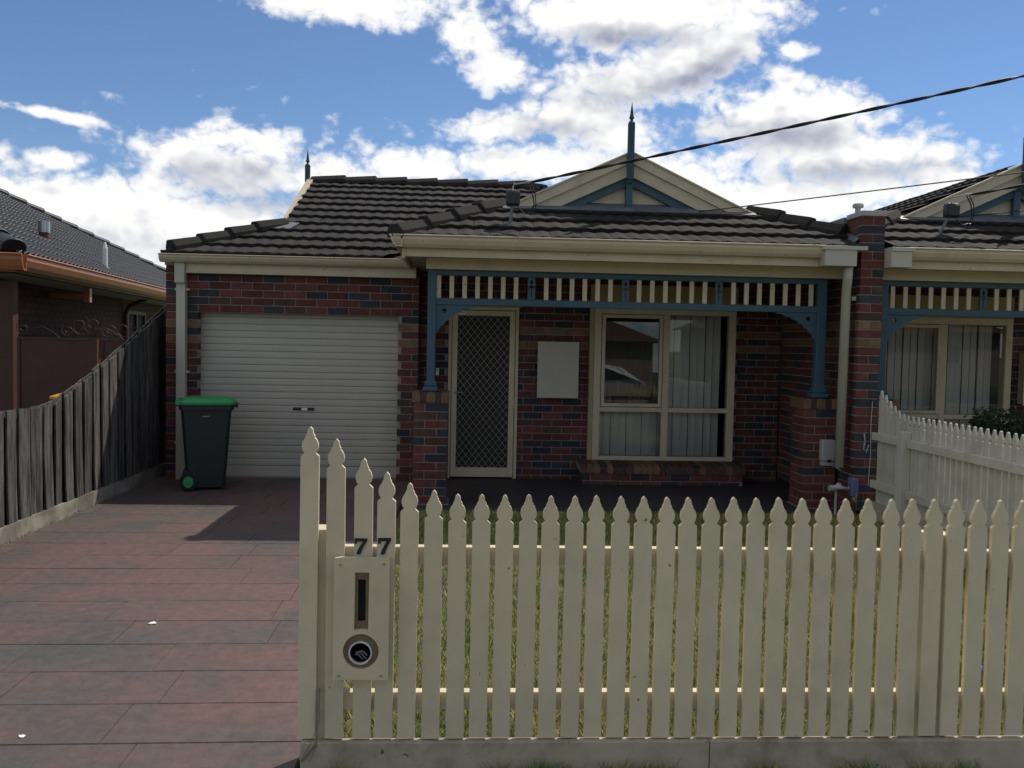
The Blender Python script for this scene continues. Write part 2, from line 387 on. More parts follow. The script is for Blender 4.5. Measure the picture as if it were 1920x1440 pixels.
def brick_wall(parent, P0, u, length, nc, openings=(), bands=(18, 20), single=lambda a, z: False, core=.10, off=0., name='brickwork', mats=None, mortar='mortar', mirror=False):
    """courses of single bricks on a mortar core. u points right as seen from outside."""
    u = Vector((*u, 0)); inn = Vector((-u.y, u.x, 0)); P0 = Vector(P0); H = .086
    rot = Matrix(((u.x, inn.x, 0), (u.y, inn.y, 0), (0, 0, 1))).to_4x4()
    def spans(z0, z1):
        iv = [(0, length)]
        for a, b, c, d in openings:
            if min(z1, d)-max(z0, c) > .5*(z1-z0):
                nv = []
                for p, q in iv:
                    if b <= p or a >= q: nv.append((p, q)); continue
                    if a > p: nv.append((p, a))
                    if b < q: nv.append((b, q))
                iv = nv
        return iv
    J = Joined(); cw = MB()
    for c in range(nc):
        z = c*H
        for p, q in spans(z, z+H):
            a = Vector((0, 0, 0))
            cw.hexa([tuple(P0+u*x+inn*y+Vector((0, 0, zz))) for zz in (z, z+H) for x, y in ((p+.003, .009), (q-.003, .009), (q-.003, core), (p+.003, core))])
            x = -.24*4+(0 if c % 2 else .12)+off
            while x < q:
                s, e = max(x, p), min(x+.23, q)
                if e-s > .035:
                    mi = pick_brick(c, bands); me = brick_mesh(e-s, core-.005, .076, (mats or BM)[mi])
                    w = Matrix.Translation(P0+u*s+inn*random.uniform(-.0015, .0015)+Vector((0, 0, z+.005))) @ rot
                    if single(s, z): obj('brick', me, parent, w)
                    else: J.add(me, w, mi)
                x += .24
    cw.build('mortar_bed', mortar, parent)
    J.build(name, mats or BM, parent)
def pier(parent, x0, y0, z0, nc, s=.35, mir=False, capmats=('brick_tan', 'brick_brown')):
    lay = [[(0, 0, .23, .11), (.24, 0, .11, .23), (.12, .24, .23, .11), (0, .12, .11, .23)], [(.12, 0, .23, .11), (.24, .12, .11, .23), (0, .24, .23, .11), (0, 0, .11, .23)]]
    for c in range(nc):
        for (a, b, l, d) in lay[c % 2]:
            mi = pick_brick(c, ())
            obj('brick', brick_mesh(l, d, .076, BM[mi]), parent, Matrix.Translation((x0+a, y0+b, z0+c*.086+.01)))
    m = MB(); m.box((x0+.008, y0+.008, z0), (x0+s-.008, y0+s-.008, z0+nc*.086+.004)); m.build('mortar_bed', 'mortar', parent)
    zt = z0+nc*.086+.008; n = 5; wd = (s+.03)/n
    for k in range(n):
        obj('cap_brick', brick_mesh(wd-.008, s+.03, .108, capmats[k % 2 if k != 1 else 1]), parent, Matrix.Translation((x0-.015+k*wd, y0-.015, zt)))
    m = MB(); m.box((x0-.008, y0-.008, zt+.004), (x0+s+.008, y0+s+.008, zt+.10)); m.build('cap_mortar', 'mortar', parent)
def tile_mesh(w, e, amp, waves, th, mt):
    k = ('tile', w, e, amp, mt)
    if k not in CACHE:
        n = 4*waves; V = []; F = []; L = e+.055
        for i in range(n+1):
            x = (w-.003)*i/n; z = amp*(.5-.5*math.cos(2*math.pi*waves*i/n))
            fz = th+.012
            V += [(x, 0, z+.004), (x, -.004, z+fz-.005), (x, .004, z+fz), (x, L, z+.004)]
        for i in range(n):
            for j in range(3): F.append((4*i+j, 4*i+4+j, 4*i+5+j, 4*i+1+j))
        F += [(0, 1, 2, 3), (4*n+3, 4*n+2, 4*n+1, 4*n)]
        me = bpy.data.meshes.new('roof_tile'); me.from_pydata(V, [], F); me.materials.append(MATS[mt]); CACHE[k] = me
    return CACHE[k]
def tile_roof(parent, O, U, V, rows, ncols, edges, w=.30, e=.32, amp=.012, waves=2, th=.034, mt='roof_tile', single=lambda P: True, u0=0.):
    """edges: (a, b, vmin, vmax) uv lines, inside on their left, used for rows whose middle lies in vmin..vmax"""
    O, U, V = map(Vector, (O, U, V)); N = U.cross(V).normalized(); base = tile_mesh(w, e, amp, waves, th, mt)
    rot = Matrix(((U.x, V.x, N.x), (U.y, V.y, N.y), (U.z, V.z, N.z))).to_4x4(); J = Joined()
    for j in range(rows):
        for i in range(-1, ncols+1):
            a = u0+i*w+(w/2 if j % 2 else 0); b = j*e-.03; vm = b+e*.5; keep = True; cuts = []
            for (p, q, lo, hi) in edges:
                if not (lo <= vm < hi): continue
                ex, ey = q[0]-p[0], q[1]-p[1]
                sd = [ex*(y-p[1])-ey*(x-p[0]) for x in (a, a+w) for y in (b, b+e+.05)]
                if max(sd) < .004: keep = False; break
                if min(sd) < 0: cuts.append((p, (ex, ey)))
            if not keep: continue
            jit = Vector((0, random.uniform(-.005, .005), random.uniform(-.002, .003)))
            wm_ = Matrix.Translation(O+U*a+V*(b+jit.y)+N*jit.z) @ rot; me = base
            if cuts:
                bm = bmesh.new(); bm.from_mesh(base)
                for p, (ex, ey) in cuts:
                    bmesh.ops.bisect_plane(bm, geom=bm.verts[:]+bm.edges[:]+bm.faces[:], plane_co=(p[0]-a, p[1]-b, 0), plane_no=(ey, -ex, 0), clear_outer=True)
                if not bm.faces: bm.free(); continue
                me = bpy.data.meshes.new('roof_tile'); bm.to_mesh(me); bm.free(); me.materials.append(MATS[mt])
            if single(wm_.translation): obj('roof_tile', me, parent, wm_)
            else: J.add(me, wm_, 0)
    J.build('tiles', [mt], parent)
def cap_mesh(w, h, l, mt, rounded=False):
    k = ('cap', w, h, l, mt)
    if k not in CACHE:
        prof = [(-w, -.05), (-w*.97, 0), (-w*.45, h), (w*.45, h), (w*.97, 0), (w, -.05)] if not rounded else [(-w, -.04)]+[(w*math.cos(R(a)), h*math.sin(R(a))) for a in range(170, 0, -20)]+[(w, -.04)]
        V = []; F = []; n = len(prof)
        for y, s, dz in ((0, 1.0, .022), (.015, 1.03, .026), (l, .9, 0)):
            V += [(x*s, y, z*s+dz) for x, z in prof]
        for r in range(2):
            for i in range(n-1): F.append((r*n+i, r*n+i+1, (r+1)*n+i+1, (r+1)*n+i))
        F += [tuple(range(n-1, -1, -1)), tuple(range(2*n, 3*n))]
        me = bpy.data.meshes.new('ridge_cap'); me.from_pydata(V, [], F); me.materials.append(MATS[mt]); CACHE[k] = me
    return CACHE[k]
def caps(parent, A, B, seg=.40, w=.115, h=.075, mt='roof_cap', lift=.03, rounded=False):
    A, B = Vector(A), Vector(B); d = B-A; n = max(1, round(d.length/seg)); y = d.normalized(); z = Vector((0, 0, 1)); z = (z-y*z.dot(y)).normalized(); x = y.cross(z)
    me = cap_mesh(w, h, d.length/n+.05, mt, rounded)
    for i in range(n):
        wob = Matrix.Rotation(R(random.uniform(-1, 1)), 4, 'Z')
        obj('ridge_cap', me, parent, Matrix.Translation(A+d*(i/n)+z*(lift+random.uniform(-.004, .004))) @ Matrix(((x.x, y.x, z.x), (x.y, y.y, z.y), (x.z, y.z, z.z))).to_4x4() @ wob)
def finial(parent, c, z0, z1, z2, w, m='blue_dark', mir=False):
    """square post z0..z1 with a turned spike to z2"""
    x, y = c; f = MB(mir); h = w/2
    f.box((x-h, y-h, z0), (x+h, y+h, z1)); f.build('finial_post', m, parent, bevel=.006)
    f = MB(mir); k = z2-z1
    f.lathe((x, y, z1), [(h*1.0, -.002), (h*.75, .06*k), (h*.42, .12*k), (h*.42, .16*k), (h*.8, .22*k), (h*.8, .27*k), (h*.62, .33*k), (h*.3, .72*k), (.002, k)], 12); f.build('finial_spike', m, parent)
def gutter(parent, A, B, out, h=.115, d=.11, m='cream', mir=False):
    """quad gutter between two corners; out = outward direction"""
    g = MB(mir); prof = [(0, 0), (d*.55, 0), (d*.8, h*.25), (d, h*.62), (d, h*.86), (d+.012, h*.88), (d+.019, h*.94), (d+.016, h), (d+.004, h*1.03), (d-.010, h), (d-.02, h*.62), (d*.7, h*.3), (d*.5, .012), (.012, .012), (.012, h), (0, h)]
    g.prism(prof, A, B, out, (0, 0, 1)); return g.build('gutter', m, parent)
# ------------------------------------------------------------------ ground
T = math.tan(R(23.5)); CS = math.cos(R(23.5)); SN = math.sin(R(23.5))
g = MB(); g.quad((-400, -400, -.09), (400, -400, -.09), (400, 400, -.09), (-400, 400, -.09)); structure(g.build('ground', 'verge'))
g = MB(); g.box((-.60, 3.36, -.085), (3.99, 8.56, -.03)); structure(g.build('lawn_soil', 'soil'))
g = MB(); g.box((-.60, 8.56, -.088), (3.93, 10.86, -.05)); structure(g.build('porch_floor', 'porch_floor'))
g = MB(); g.box((4.06, 3.36, -.085), (9.5, 10.86, -.04)); structure(g.build('neighbour_lawn_soil', 'soil'))
g = MB(); g.box((-.60, -5.44, -.088), (40, 3.276, -.02)); structure(g.build('nature_strip', 'soil'))
g = MB(); g.quad((-300, -14, -.084), (300, -14, -.084), (300, -5.6, -.084), (-300, -5.6, -.084)); structure(g.build('road', 'asphalt'))
g = MB(); g.box((-300, -5.6, -.0895), (300, -5.45, .02)); structure(g.build('kerb', 'concrete_cap'))
g = MB(); g.box((-6.2, 6, -.088), (-3.56, 18, .02)); structure(g.build('neighbour_driveway', 'asphalt'))
# stamped driveway, one piece per stamped stone
dw = MB(); dw.box((-3.46, .2, -.084), (-.602, 10.36, -.012)); dw = structure(dw.build('driveway', 'paver_joint'))
def driveway():
    C = Vector((-2, 5)); th = R(1.0); cu, cv = Vector((math.cos(th), math.sin(th))), Vector((-math.sin(th), math.cos(th)))
    def uat(x, v): return (x-C.x-cv.x*v)/cu.x
    rng = random.Random(3); H = .386; v = -4.6; k = 0
    while v < 5.35:
        v1 = min(v+H-.0035, 5.33); off = (.0, .34, .17, .5)[k % 4]+rng.uniform(-.05, .05); u = -3+off-.9; k += 1
        while u < 3:
            u1 = u+rng.choice((.58, .70, .80, .92)); a, b = u+.0015, u1-.0015; u = u1
            p = []
            for vv in (v, v1):
                lo, hi = uat(-3.455, vv), uat(-.607, vv)
                p.append((max(a, lo), min(b, hi), vv))
            if p[0][1]-p[0][0] < .03 or p[1][1]-p[1][0] < .03: continue
            q = [C+cu*uu+cv*vv for uu, vv in ((p[0][0], v), (p[0][1], v), (p[1][1], v1), (p[1][0], v1))]
            q = [(c.x, min(c.y, 10.355)) for c in q]
            if q[2][1]-q[1][1] < .03 or q[0][1] < .22: continue
            cx, cy = sum(c[0] for c in q)/4, sum(c[1] for c in q)/4; dz = rng.uniform(-.0012, .0012)
            top = [(cx+(x-cx)*.994, cy+(y-cy)*.985, dz) for x, y in q]
            s = MB(); s.hexa([(x, y, -.03) for x, y in q]+[(x, y, dz-.004) for x, y in q]); s.f.pop(1); s.m.pop()
            s.add([(x, y, dz-.004) for x, y in q]+top, [(4, 5, 6, 7), (0, 1, 5, 4), (1, 2, 6, 5), (2, 3, 7, 6), (3, 0, 4, 7)])
            s.build('paving_stone', 'paver', dw)
        v += H
driveway()
def grass(name, x0, x1, y0, y1, z, n, hmin, hmax, parent=None, pale=.45, seed=1, dens=None, clumps=0):
    rg = np.random.RandomState(seed); x = rg.uniform(x0, x1, n); y = y0+(y1-y0)*rg.uniform(0, 1, n)**(1.35 if dens is None else dens)
    if clumps:
        cx = rg.uniform(x0, x1, clumps); k = rg.randint(0, clumps, n); x = cx[k]+rg.normal(0, .035, n)
    h = rg.uniform(hmin, hmax, n); a = rg.uniform(0, 2*np.pi, n); w = rg.uniform(.0016, .004, n); ln = rg.uniform(.2, 1.1, n)*h
    la = rg.uniform(0, 2*np.pi, n); V = np.zeros((n, 3, 3))
    V[:, 0] = np.stack([x-np.cos(a)*w, y-np.sin(a)*w, np.full(n, z)], 1); V[:, 1] = np.stack([x+np.cos(a)*w, y+np.sin(a)*w, np.full(n, z)], 1)
    V[:, 2] = np.stack([x+np.cos(la)*ln, y+np.sin(la)*ln, z+h], 1)
    me = bpy.data.meshes.new(name); me.vertices.add(3*n); me.vertices.foreach_set('co', V.ravel()); me.loops.add(3*n); me.loops.foreach_set('vertex_index', np.arange(3*n))
    me.polygons.add(n); me.polygons.foreach_set('loop_start', np.arange(0, 3*n, 3)); me.polygons.foreach_set('loop_total', np.full(n, 3))
    for m in ('grass_green', 'grass_pale', 'grass_straw'): me.materials.append(MATS[m])
    pt = .5+.5*np.sin(x*3.1+np.sin(y*2.3)*1.7)*np.cos(y*2.7+np.sin(x*1.9)*2); q = rg.uniform(0, 1, n)*.75+pt*.35
    me.polygons.foreach_set('material_index', np.where(q > 1-pale*.35, 2, np.where(q > 1-pale, 1, 0)).astype(np.int32)); me.update()
    return stuff(link(bpy.data.objects.new(name, me), parent))
tag(grass('lawn_grass', -.56, 3.96, 3.38, 8.5, -.032, 130000, .02, .055), 'short patchy green and straw lawn behind the front pickets', 'grass')
tag(grass('neighbour_lawn_grass', 4.1, 9.3, 3.4, 8.4, -.042, 30000, .02, .05, seed=4), 'patchy lawn beyond the dividing picket fence', 'grass')

# ------------------------------------------------------------------ parts shared by the twin houses (mir = mirrored about the party wall)
def mx(x, mir): return 2*XM-x if mir else x
def verandah(root, mir, Xa, xl, xr, end, rh):
    """front roof with gable, gutter, beam, frieze and posts; all x given for the unmirrored house"""
    # roof sheets
    ZE = 2.600; YE = 8.62; top = ZE+1.06*T
    rf = MB(mir)
    def P(x, y, z): return (x, y, z)
    rf.sheet([P(xl, YE, ZE), P(min(xr, end), YE, ZE), P(min(xr, end), YE+max(0, xr-end) if xr > end else YE, ZE+max(0, xr-end)*T), P(xr-1.06, YE+1.06, top), P(xl+1.06, YE+1.06, top)], .03)
    rf.sheet([P(xl, YE, ZE), P(xl+1.06, YE+1.06, top), P(Xa, YE+1.0, ZE+(Xa-xl)*T), P(Xa, 12.6, ZE+(Xa-xl)*T), P(xl, 10.2, ZE)], .03)
    rf.sheet([P(end, YE+(xr-end), ZE+(xr-end)*T), P(end, 12.9, ZE+(xr-end)*T), P(Xa, 12.9, ZE+(xr-Xa)*T), P(Xa, YE+1.0, ZE+(xr-Xa)*T), P(xr-1.06, YE+1.06, top)], .03)
    rf = rf.build('verandah_roof', 'roof_under', root)
    L_ = xr-xl; sl = 1.06/CS; ce = end-xl
    ed = [((1.06, sl), (0, 0), -1, 9), ((L_, 0), (L_-1.06, sl), -1, 9), ((L_-1.06, sl), (1.06, sl), -1, 9)]
    if mir: ed.append(((L_-ce, 1), (L_-ce, 0), -1, 9))
    else: ed.append(((ce, 0), (ce, 1), -1, 9))
    O = (mx(xr, True) if mir else xl, YE, ZE+.002)
    tile_roof(rf, O, (1, 0, 0), (0, CS, SN), 4, 18, ed)
    caps(rf, (mx(xl, mir), YE+.0, ZE), (mx(xl+1.06, mir), YE+1.06, top), seg=.40)
    q = max(.0, xr-end)+.02
    caps(rf, (mx(xr-q, mir), YE+q, ZE+q*T), (mx(xr-1.06, mir), YE+1.06, top), seg=.42)
    f = MB(mir); f.prism([(-.10, .05), (.12, .07), (.12, .075), (-.10, .055)], (xl+1.06, YE+.99, top-.03), (xr-1.06, YE+.99, top-.03), (0, CS, SN), (0, -SN, CS)); f.build('flashing', 'lead', rf)
    # gable
    ZA = 3.69; tg = .465; ZB = 3.055
    gb = MB(mir); gb.add([(Xa-1.2, 9.70, ZB-.05), (Xa+1.2, 9.70, ZB-.05), (Xa, 9.70, ZA-.1), (Xa-1.2, 9.78, ZB-.05), (Xa+1.2, 9.78, ZB-.05), (Xa, 9.78, ZA-.1)], [(0, 1, 2), (5, 4, 3), (0, 2, 5, 3), (2, 1, 4, 5), (1, 0, 3, 4)])
    gb = gb.build('gable', 'cream', root)
    def band(o0, o1, y0, y1, m, nm, zb=ZB):
        for s in (-1, 1):
            b = MB(mir); a0, a1 = (ZA-o0-zb)/tg, (ZA-o1-zb)/tg
            pr = [(0, ZA-o0), (s*a0, zb), (s*a1, zb), (0, ZA-o1)]
            if s > 0: pr = pr[::-1]
            b.add([(Xa+x, y0, z) for x, z in pr]+[(Xa+x, y1, z) for x, z in pr], [(0, 1, 2, 3), (7, 6, 5, 4), (0, 4, 5, 1), (1, 5, 6, 2), (2, 6, 7, 3), (3, 7, 4, 0)]); b.build(nm, m, gb)
    band(0, .018, 9.535, 9.66, 'cream', 'barge_capping', ZB+.004)
    band(.014, .123, 9.555, 9.60, 'cream', 'barge_board')
    band(.121, .255, 9.585, 9.72, 'cream', 'barge_soffit', ZB-.002)
    band(.252, .345, 9.63, 9.69, 'blue_paint', 'rake_trim', ZB-.004)
    b = MB(mir); b.box((Xa-1.12, 9.622, ZB-.025), (Xa+1.12, 9.683, ZB+.065)); b.build('tie_beam', 'blue_paint', gb)
    b = MB(mir); b.box((Xa-.036, 9.615, ZB+.065), (Xa+.036, 9.676, ZA-.255)); b.build('king_post', 'blue_paint', gb)
    b = MB(mir); b.box((Xa-1.45, 9.64, top-.03), (Xa+1.45, 9.735, ZB-.026)); b.build('gable_base', 'blue_dark', gb)
    finial(gb, (Xa-.015, 9.50), 3.37, 3.975, 4.19, .068, 'blue_dark', mir)
    b = MB(mir); b.lathe((Xa-.015, 9.50, 3.325), [(.008, 0), (.03, .015), (.034, .03), (.02, .05)], 12); b.build('drop_ball', 'blue_dark', gb)
    # gutter, fascia, soffit, beam
    gt = gutter(root, (xl-.02, 8.66, 2.505), (rh[0]+.015, 8.66, 2.505), (0, -1, 0), mir=mir)
    gutter(gt, (xl-.02+.09, 8.55, 2.505), (xl-.02+.09, 10.0 if not mir else 10.2, 2.505), (-1, 0, 0), mir=mir)
    f = MB(mir); f.box((xl+.09, 8.672, 2.425), (rh[0]+.015, 8.70, 2.56)); f.box((xl+.06, 8.675, 2.405), (xl+.088, 10.05, 2.56)); f.build('fascia', 'cream', root)
    f = MB(mir); f.box((xl+.09, 8.70, 2.452), (3.88, 10.8, 2.466)); f.build('soffit', 'cream', root)
    f = MB(mir); f.box((-.40, 9.0, 2.335), (3.90, 9.10, 2.451)); f.build('beam', 'cream', root, bevel=.004)
    # rainwater head and downpipe at the party wall
    h = MB(mir); h.box((rh[0], 8.50, 2.42), (rh[1], 8.69, 2.585)); h.box((rh[0]-.02, 8.485, 2.575), (rh[1]+.1 if not mir else rh[1], 8.70, 2.615)); h.build('rain_head', 'cream_roller', root, bevel=.004)
    # posts
    for x, w in ((-.34, .085), (3.70, .10)):
        p = MB(mir); p.box((x-w/2, 9.06, 1.10), (x+w/2, 9.145, 2.335)); p = p.build('post', 'blue_paint', root, bevel=.006)
        p2 = MB(mir); zz = 1.098
        for a, b_, c in ((1.75, 0, .05), (1.45, .05, .105)):
            p2.box((x-w*a/2, 9.10-.0425*a, zz+b_), (x+w*a/2, 9.10+.0425*a, zz+c))
        p2.build('post_base', 'blue_paint', p, bevel=.012)
    # frieze
    fz = MB(mir); fz.box((-.30, 9.07, 2.28), (3.652, 9.13, 2.333)); fz.box((-.30, 9.07, 1.982), (3.652, 9.13, 2.05)); fz = fz.build('frieze', 'blue_paint', root, bevel=.004)
    xs = list(np.linspace(-.272, .514, 7))+list(np.linspace(.824, 1.486, 6))+list(np.linspace(1.783, 2.469, 6))+list(np.linspace(2.77, 3.59, 7))
    for x in xs:
        s = MB(mir); s.box((x-.0225, 9.09, 2.052), (x+.0225, 9.11, 2.278)); s.build('slat', 'cream', fz)
    fl = [(-.004, -.085), (.004, -.085), (.004, .01), (.03, .0), (.032, .012), (.012, .03), (.004, .028), (.004, .045), (.012, .05), (.016, .065), (0, .095), (-.016, .065), (-.012, .05), (-.004, .045), (-.004, .028), (-.012, .03), (-.032, .012), (-.03, 0), (-.004, .01)]
    me = CACHE.get('fleur') or shape2d([(-.038, -.116), (.038, -.116), (.038, .116), (-.038, .116)], [fl], .022, 'frieze_panel', 'blue_paint'); CACHE['fleur'] = me
    for x in (.672, 1.64, 2.614): obj('frieze_panel', me, fz, Matrix.Translation((mx(x, mir), 9.088, 2.165)))
    br = [(0, 0), (.43, 0), (.42, -.015), (.36, -.02), (.33, -.04), (.28, -.045), (.255, -.07), (.21, -.08), (.19, -.11), (.15, -.12), (.13, -.155), (.10, -.165), (.085, -.20), (.05, -.215), (.03, -.26), (0, -.29)]
    for k, (x, s) in enumerate(((-.298, 1), (3.651, -1))):
        if mir: s = -s
        kk = 'bracket%d' % s
        CACHE.setdefault(kk, shape2d([(s*a, b) for a, b in (br if s > 0 else br[::-1])], [circle(s*.085, -.06, .024, 14)], .03, 'bracket', 'blue_paint'))
        obj('bracket', CACHE[kk], fz, Matrix.Translation((mx(x, mir), 9.085, 1.981)))
def window(root, x0, x1, z0, z1, y, mid, tr, sash_tilt=.75, screen=True):
    """four-light cream window with blinds"""
    f = MB(); w = .085
    f.box((x0, y-.06, z0), (x0+w, y+.06, z1)); f.box((x1-w, y-.06, z0), (x1, y+.06, z1))
    f.box((x0+w, y-.06, z1-w), (x1-w, y+.06, z1)); f.box((x0+w, y-.06, z0), (x1-w, y+.06, z0+.05))
    f.box((mid-.04, y-.055, z0+.05), (mid+.04, y+.055, z1-w)); f.box((x0+w, y-.05, tr-.028), (mid-.04, y+.05, tr+.028)); f.box((mid+.04, y-.05, tr-.028), (x1-w, y+.05, tr+.028))
    f = f.build('window', 'cream', root, bevel=.005)
    m = MB(); m.box((x0-.055, y-.045, z0), (x0-.003, y+.05, z1+.02)); m.build('architrave', 'cream_head', f)
    m = MB(); m.box((x0-.05, y-.03, z1+.003), (x1+.02, y+.05, z1+.27)); m.build('head_board', 'cream_head', f)
    a, b, c, d = x0+w+.008, mid-.048, tr+.036, z1-w-.008; s = MB(); q = .04
    s.box((a, y-.068, c), (a+q, y-.02, d)); s.box((b-q, y-.068, c), (b, y-.02, d)); s.box((a+q, y-.068, d-q), (b-q, y-.02, d)); s.box((a+q, y-.068, c), (b-q, y-.02, c+q)); s.build('sash', 'cream', f, bevel=.003)
    for i, (xa, xb, za, zb) in enumerate(((a+q, b-q, c+q, d-q), (mid+.04, x1-w, tr+.028, z1-w), (x0+w, mid-.04, z0+.05, tr-.028), (mid+.04, x1-w, z0+.05, tr-.028))):
        g = MB(); yy = y-.035 if i == 0 else y-.02; g.quad((-(xb-xa)/2, 0, -(zb-za)/2), ((xb-xa)/2, 0, -(zb-za)/2), ((xb-xa)/2, 0, (zb-za)/2), (-(xb-xa)/2, 0, (zb-za)/2))
        tilt = Matrix.Rotation(R(-sash_tilt if i == 0 else (0, -.05, .10, .04)[i]), 4, 'X') @ Matrix.Rotation(R((0, .25, -.1, .1)[i]), 4, 'Z')
        obj('pane', g.mesh('pane', 'glass'), f, Matrix.Translation(((xa+xb)/2, yy, (za+zb)/2)) @ tilt)
        if i == 0 and screen: g = MB(); g.quad((xa, y+.0, za), (xb, y+.0, za), (xb, y+.0, zb), (xa, y+.0, zb)); g.build('insect_screen', 'insect_screen', f)
    n = int((x1-x0-.12)/.097); sl = MB(); ww = .098/2; sl.add([(-ww, -.006, 0), (0, .004, 0), (ww, -.006, 0), (-ww, -.006, z1-z0-.02), (0, .004, z1-z0-.02), (ww, -.006, z1-z0-.02)], [(0, 1, 4, 3), (1, 2, 5, 4)]); sl = sl.mesh('blind_slat', 'blind')
    for k in range(n): obj('blind_slat', sl, f, Matrix.Translation((x0+.06+ww+k*.097, y+.16+.012*(k % 2), z0+.015)) @ Matrix.Rotation(R(random.uniform(6, 16)), 4, 'Z'))
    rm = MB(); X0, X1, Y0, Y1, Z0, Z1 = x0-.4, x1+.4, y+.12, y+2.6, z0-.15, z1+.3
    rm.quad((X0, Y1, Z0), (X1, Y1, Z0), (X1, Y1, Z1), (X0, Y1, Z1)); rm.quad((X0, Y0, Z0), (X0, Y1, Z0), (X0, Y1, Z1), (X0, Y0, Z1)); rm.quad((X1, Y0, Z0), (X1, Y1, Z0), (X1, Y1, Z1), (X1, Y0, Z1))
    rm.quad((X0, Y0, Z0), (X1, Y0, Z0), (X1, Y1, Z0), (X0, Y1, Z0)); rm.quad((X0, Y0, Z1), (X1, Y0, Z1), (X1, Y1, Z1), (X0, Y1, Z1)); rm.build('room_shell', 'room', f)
    return f
def meter_box(label, x0, x1, z0, z1, y, group=None):
    t = thing('meter_box', label, 'meter box', ((x0+x1)/2, y, z0))
    m = MB(); m.box((x0+.02, y, z0+.02), (x1-.02, y+.125, z1-.02)); m.build('box_body', 'cream', t)
    m = MB(); m.box((x0, y-.022, z0), (x1, y-.002, z1)); m.build('lid', 'cream_roller', t, bevel=.006)
    return t

# ------------------------------------------------------------------ the house
house = thing('brick_house', 'single-storey red brick house with cream roller garage door and blue timber verandah frieze', 'house', (0, 10.2, 0))
verandah(house, False, 1.75, -.68, 4.18, 3.86, (3.485, 3.80))
# garage wall
gw = MB(); gw.box((-3.30, 10.302, 0), (-.55, 10.312, .02)); gw = gw.build('garage_wall', 'mortar', house)
brick_wall(gw, (-3.36, 10.2, -.005), (1, 0), 2.83, 28, [(.36, 2.60, -.2, 1.925)], single=lambda a, z: True)
brick_wall(gw, (-3.36, 16.0, -.005), (0, -1), 5.69, 28)
s = MB(); s.box((-3.37, 10.19, 2.405), (-3.20, 10.4, 2.47)); s.build('wall_plate', 'mortar', gw)
# porch wall
pw = MB(); pw.box((-.5, 10.902, -.05), (3.9, 10.912, -.04)); pw = pw.build('porch_wall', 'mortar', house)
brick_wall(pw, (-.53, 10.8, -.09), (1, 0), 4.43, 30, [(.335, 1.185, -.02, 2.145), (2.05, 3.86, .29, 2.42)], bands=(19, 21), off=.06, single=lambda a, z: 1.1 < a < 2.2 and .1 < z < 1.95)
brick_wall(pw, (-.53, 10.302, -.09), (0, 1), .72, 30, bands=(19, 21))
rw = MB(); rw.box((-3.26, 15.9, -.09), (3.9, 16.0, 2.5)); rw.build('rear_wall', 'brick_brown', house)
# roller door
rd = MB(); rd.box((-3.02, 10.40, 0), (-.74, 10.42, 1.96)); rd = rd.build('roller_door', 'dark', house)
sm = MB(); n = 10; hs = .0775; V = []
prof = [(-.004, 0), (-.004, .004), (.008, .005), (.0105, .012), (.0115, .036), (.0105, .039), (.0115, .042), (.0105, .068), (.006, .0765)]
sm.prism([(-a, b) for a, b in prof]+[(.012, .0765), (.012, 0)], (0, 0, 0), (2.38, 0, 0), (0, 1, 0), (0, 0, 1)); sm = sm.mesh('slat', 'cream_roller')
for k in range(23): obj('slat', sm, rd, Matrix.Translation((-3.08, 10.36, .135+k*hs)))
b = MB(); b.box((-3.08, 10.345, -.004), (-.70, 10.375, .133)); b.build('bottom_rail', 'cream_roller', rd, bevel=.004)
h = MB(); h.box((-1.966, 10.338, .782), (-1.722, 10.35, .815)); hd = h.build('handle', 'black_plastic', rd, bevel=.004)
h = MB(); h.box((-1.865, 10.328, .785), (-1.80, 10.34, .812)); h.build('lock_plate', 'white_plastic', hd)
b = MB(); b.box((-3.0, 10.30, 1.905), (-.76, 10.34, 1.925)); b.build('lintel', 'brown_paint', rd)
# security door
dr = MB(); dr.box((-.195, 10.78, -.05), (-.155, 10.88, 2.04)); dr.box((.615, 10.78, -.05), (.655, 10.88, 2.04)); dr.box((-.155, 10.78, 2.0), (.615, 10.88, 2.04)); dr.box((-.195, 10.77, -.088), (.655, 10.88, -.052)); dr = dr.build('front_door', 'cream', house, bevel=.003)
l = MB(); l.box((-.15, 10.765, -.03), (-.085, 10.80, 1.992)); l.box((.545, 10.765, -.03), (.61, 10.80, 1.992)); l.box((-.085, 10.765, 1.93), (.545, 10.80, 1.992)); l.box((-.085, 10.765, -.03), (.545, 10.80, .085)); l.build('door_frame', 'cream', dr, bevel=.004)
l = MB(); l.box((-.085, 10.797, .085), (.545, 10.803, 1.93)); l.build('flyscreen', 'screen_mesh', dr)
l = MB(); l.box((-.12, 10.83, -.03), (.58, 10.87, 1.99)); l.build('door_leaf', 'dark', dr)
gr = MB(); X0, X1, Z0, Z1 = -.085, .545, .085, 1.93; px_, pz = .0805, .1
for sgn in (1, -1):
    k = -40
    for k in range(-30, 60):
        pts = []
        # line z = Z0 + pz*(sgn*(x-X0)/px_ + k)
        for x in (X0, X1):
            z = Z0+pz*(sgn*(x-X0)/px_+k)
            if Z0 <= z <= Z1: pts.append((x, z))
        for z in (Z0, Z1):
            x = X0+px_*sgn*((z-Z0)/pz-k)
            if X0 < x < X1: pts.append((x, z))
        if len(pts) == 2: gr.tube([(pts[0][0], 10.790+sgn*.0015, pts[0][1]), (pts[1][0], 10.790+sgn*.0015, pts[1][1])], .0028, 4)
gr.build('diamond_grille', 'grille', dr)
l = MB(); l.box((-.14, 10.752, .96), (-.10, 10.766, 1.05)); l.tube([(-.12, 10.752, 1.0), (-.12, 10.72, 1.0), (-.02, 10.715, 1.0)], .008, 8); l.build('lever_handle', 'steel', dr)
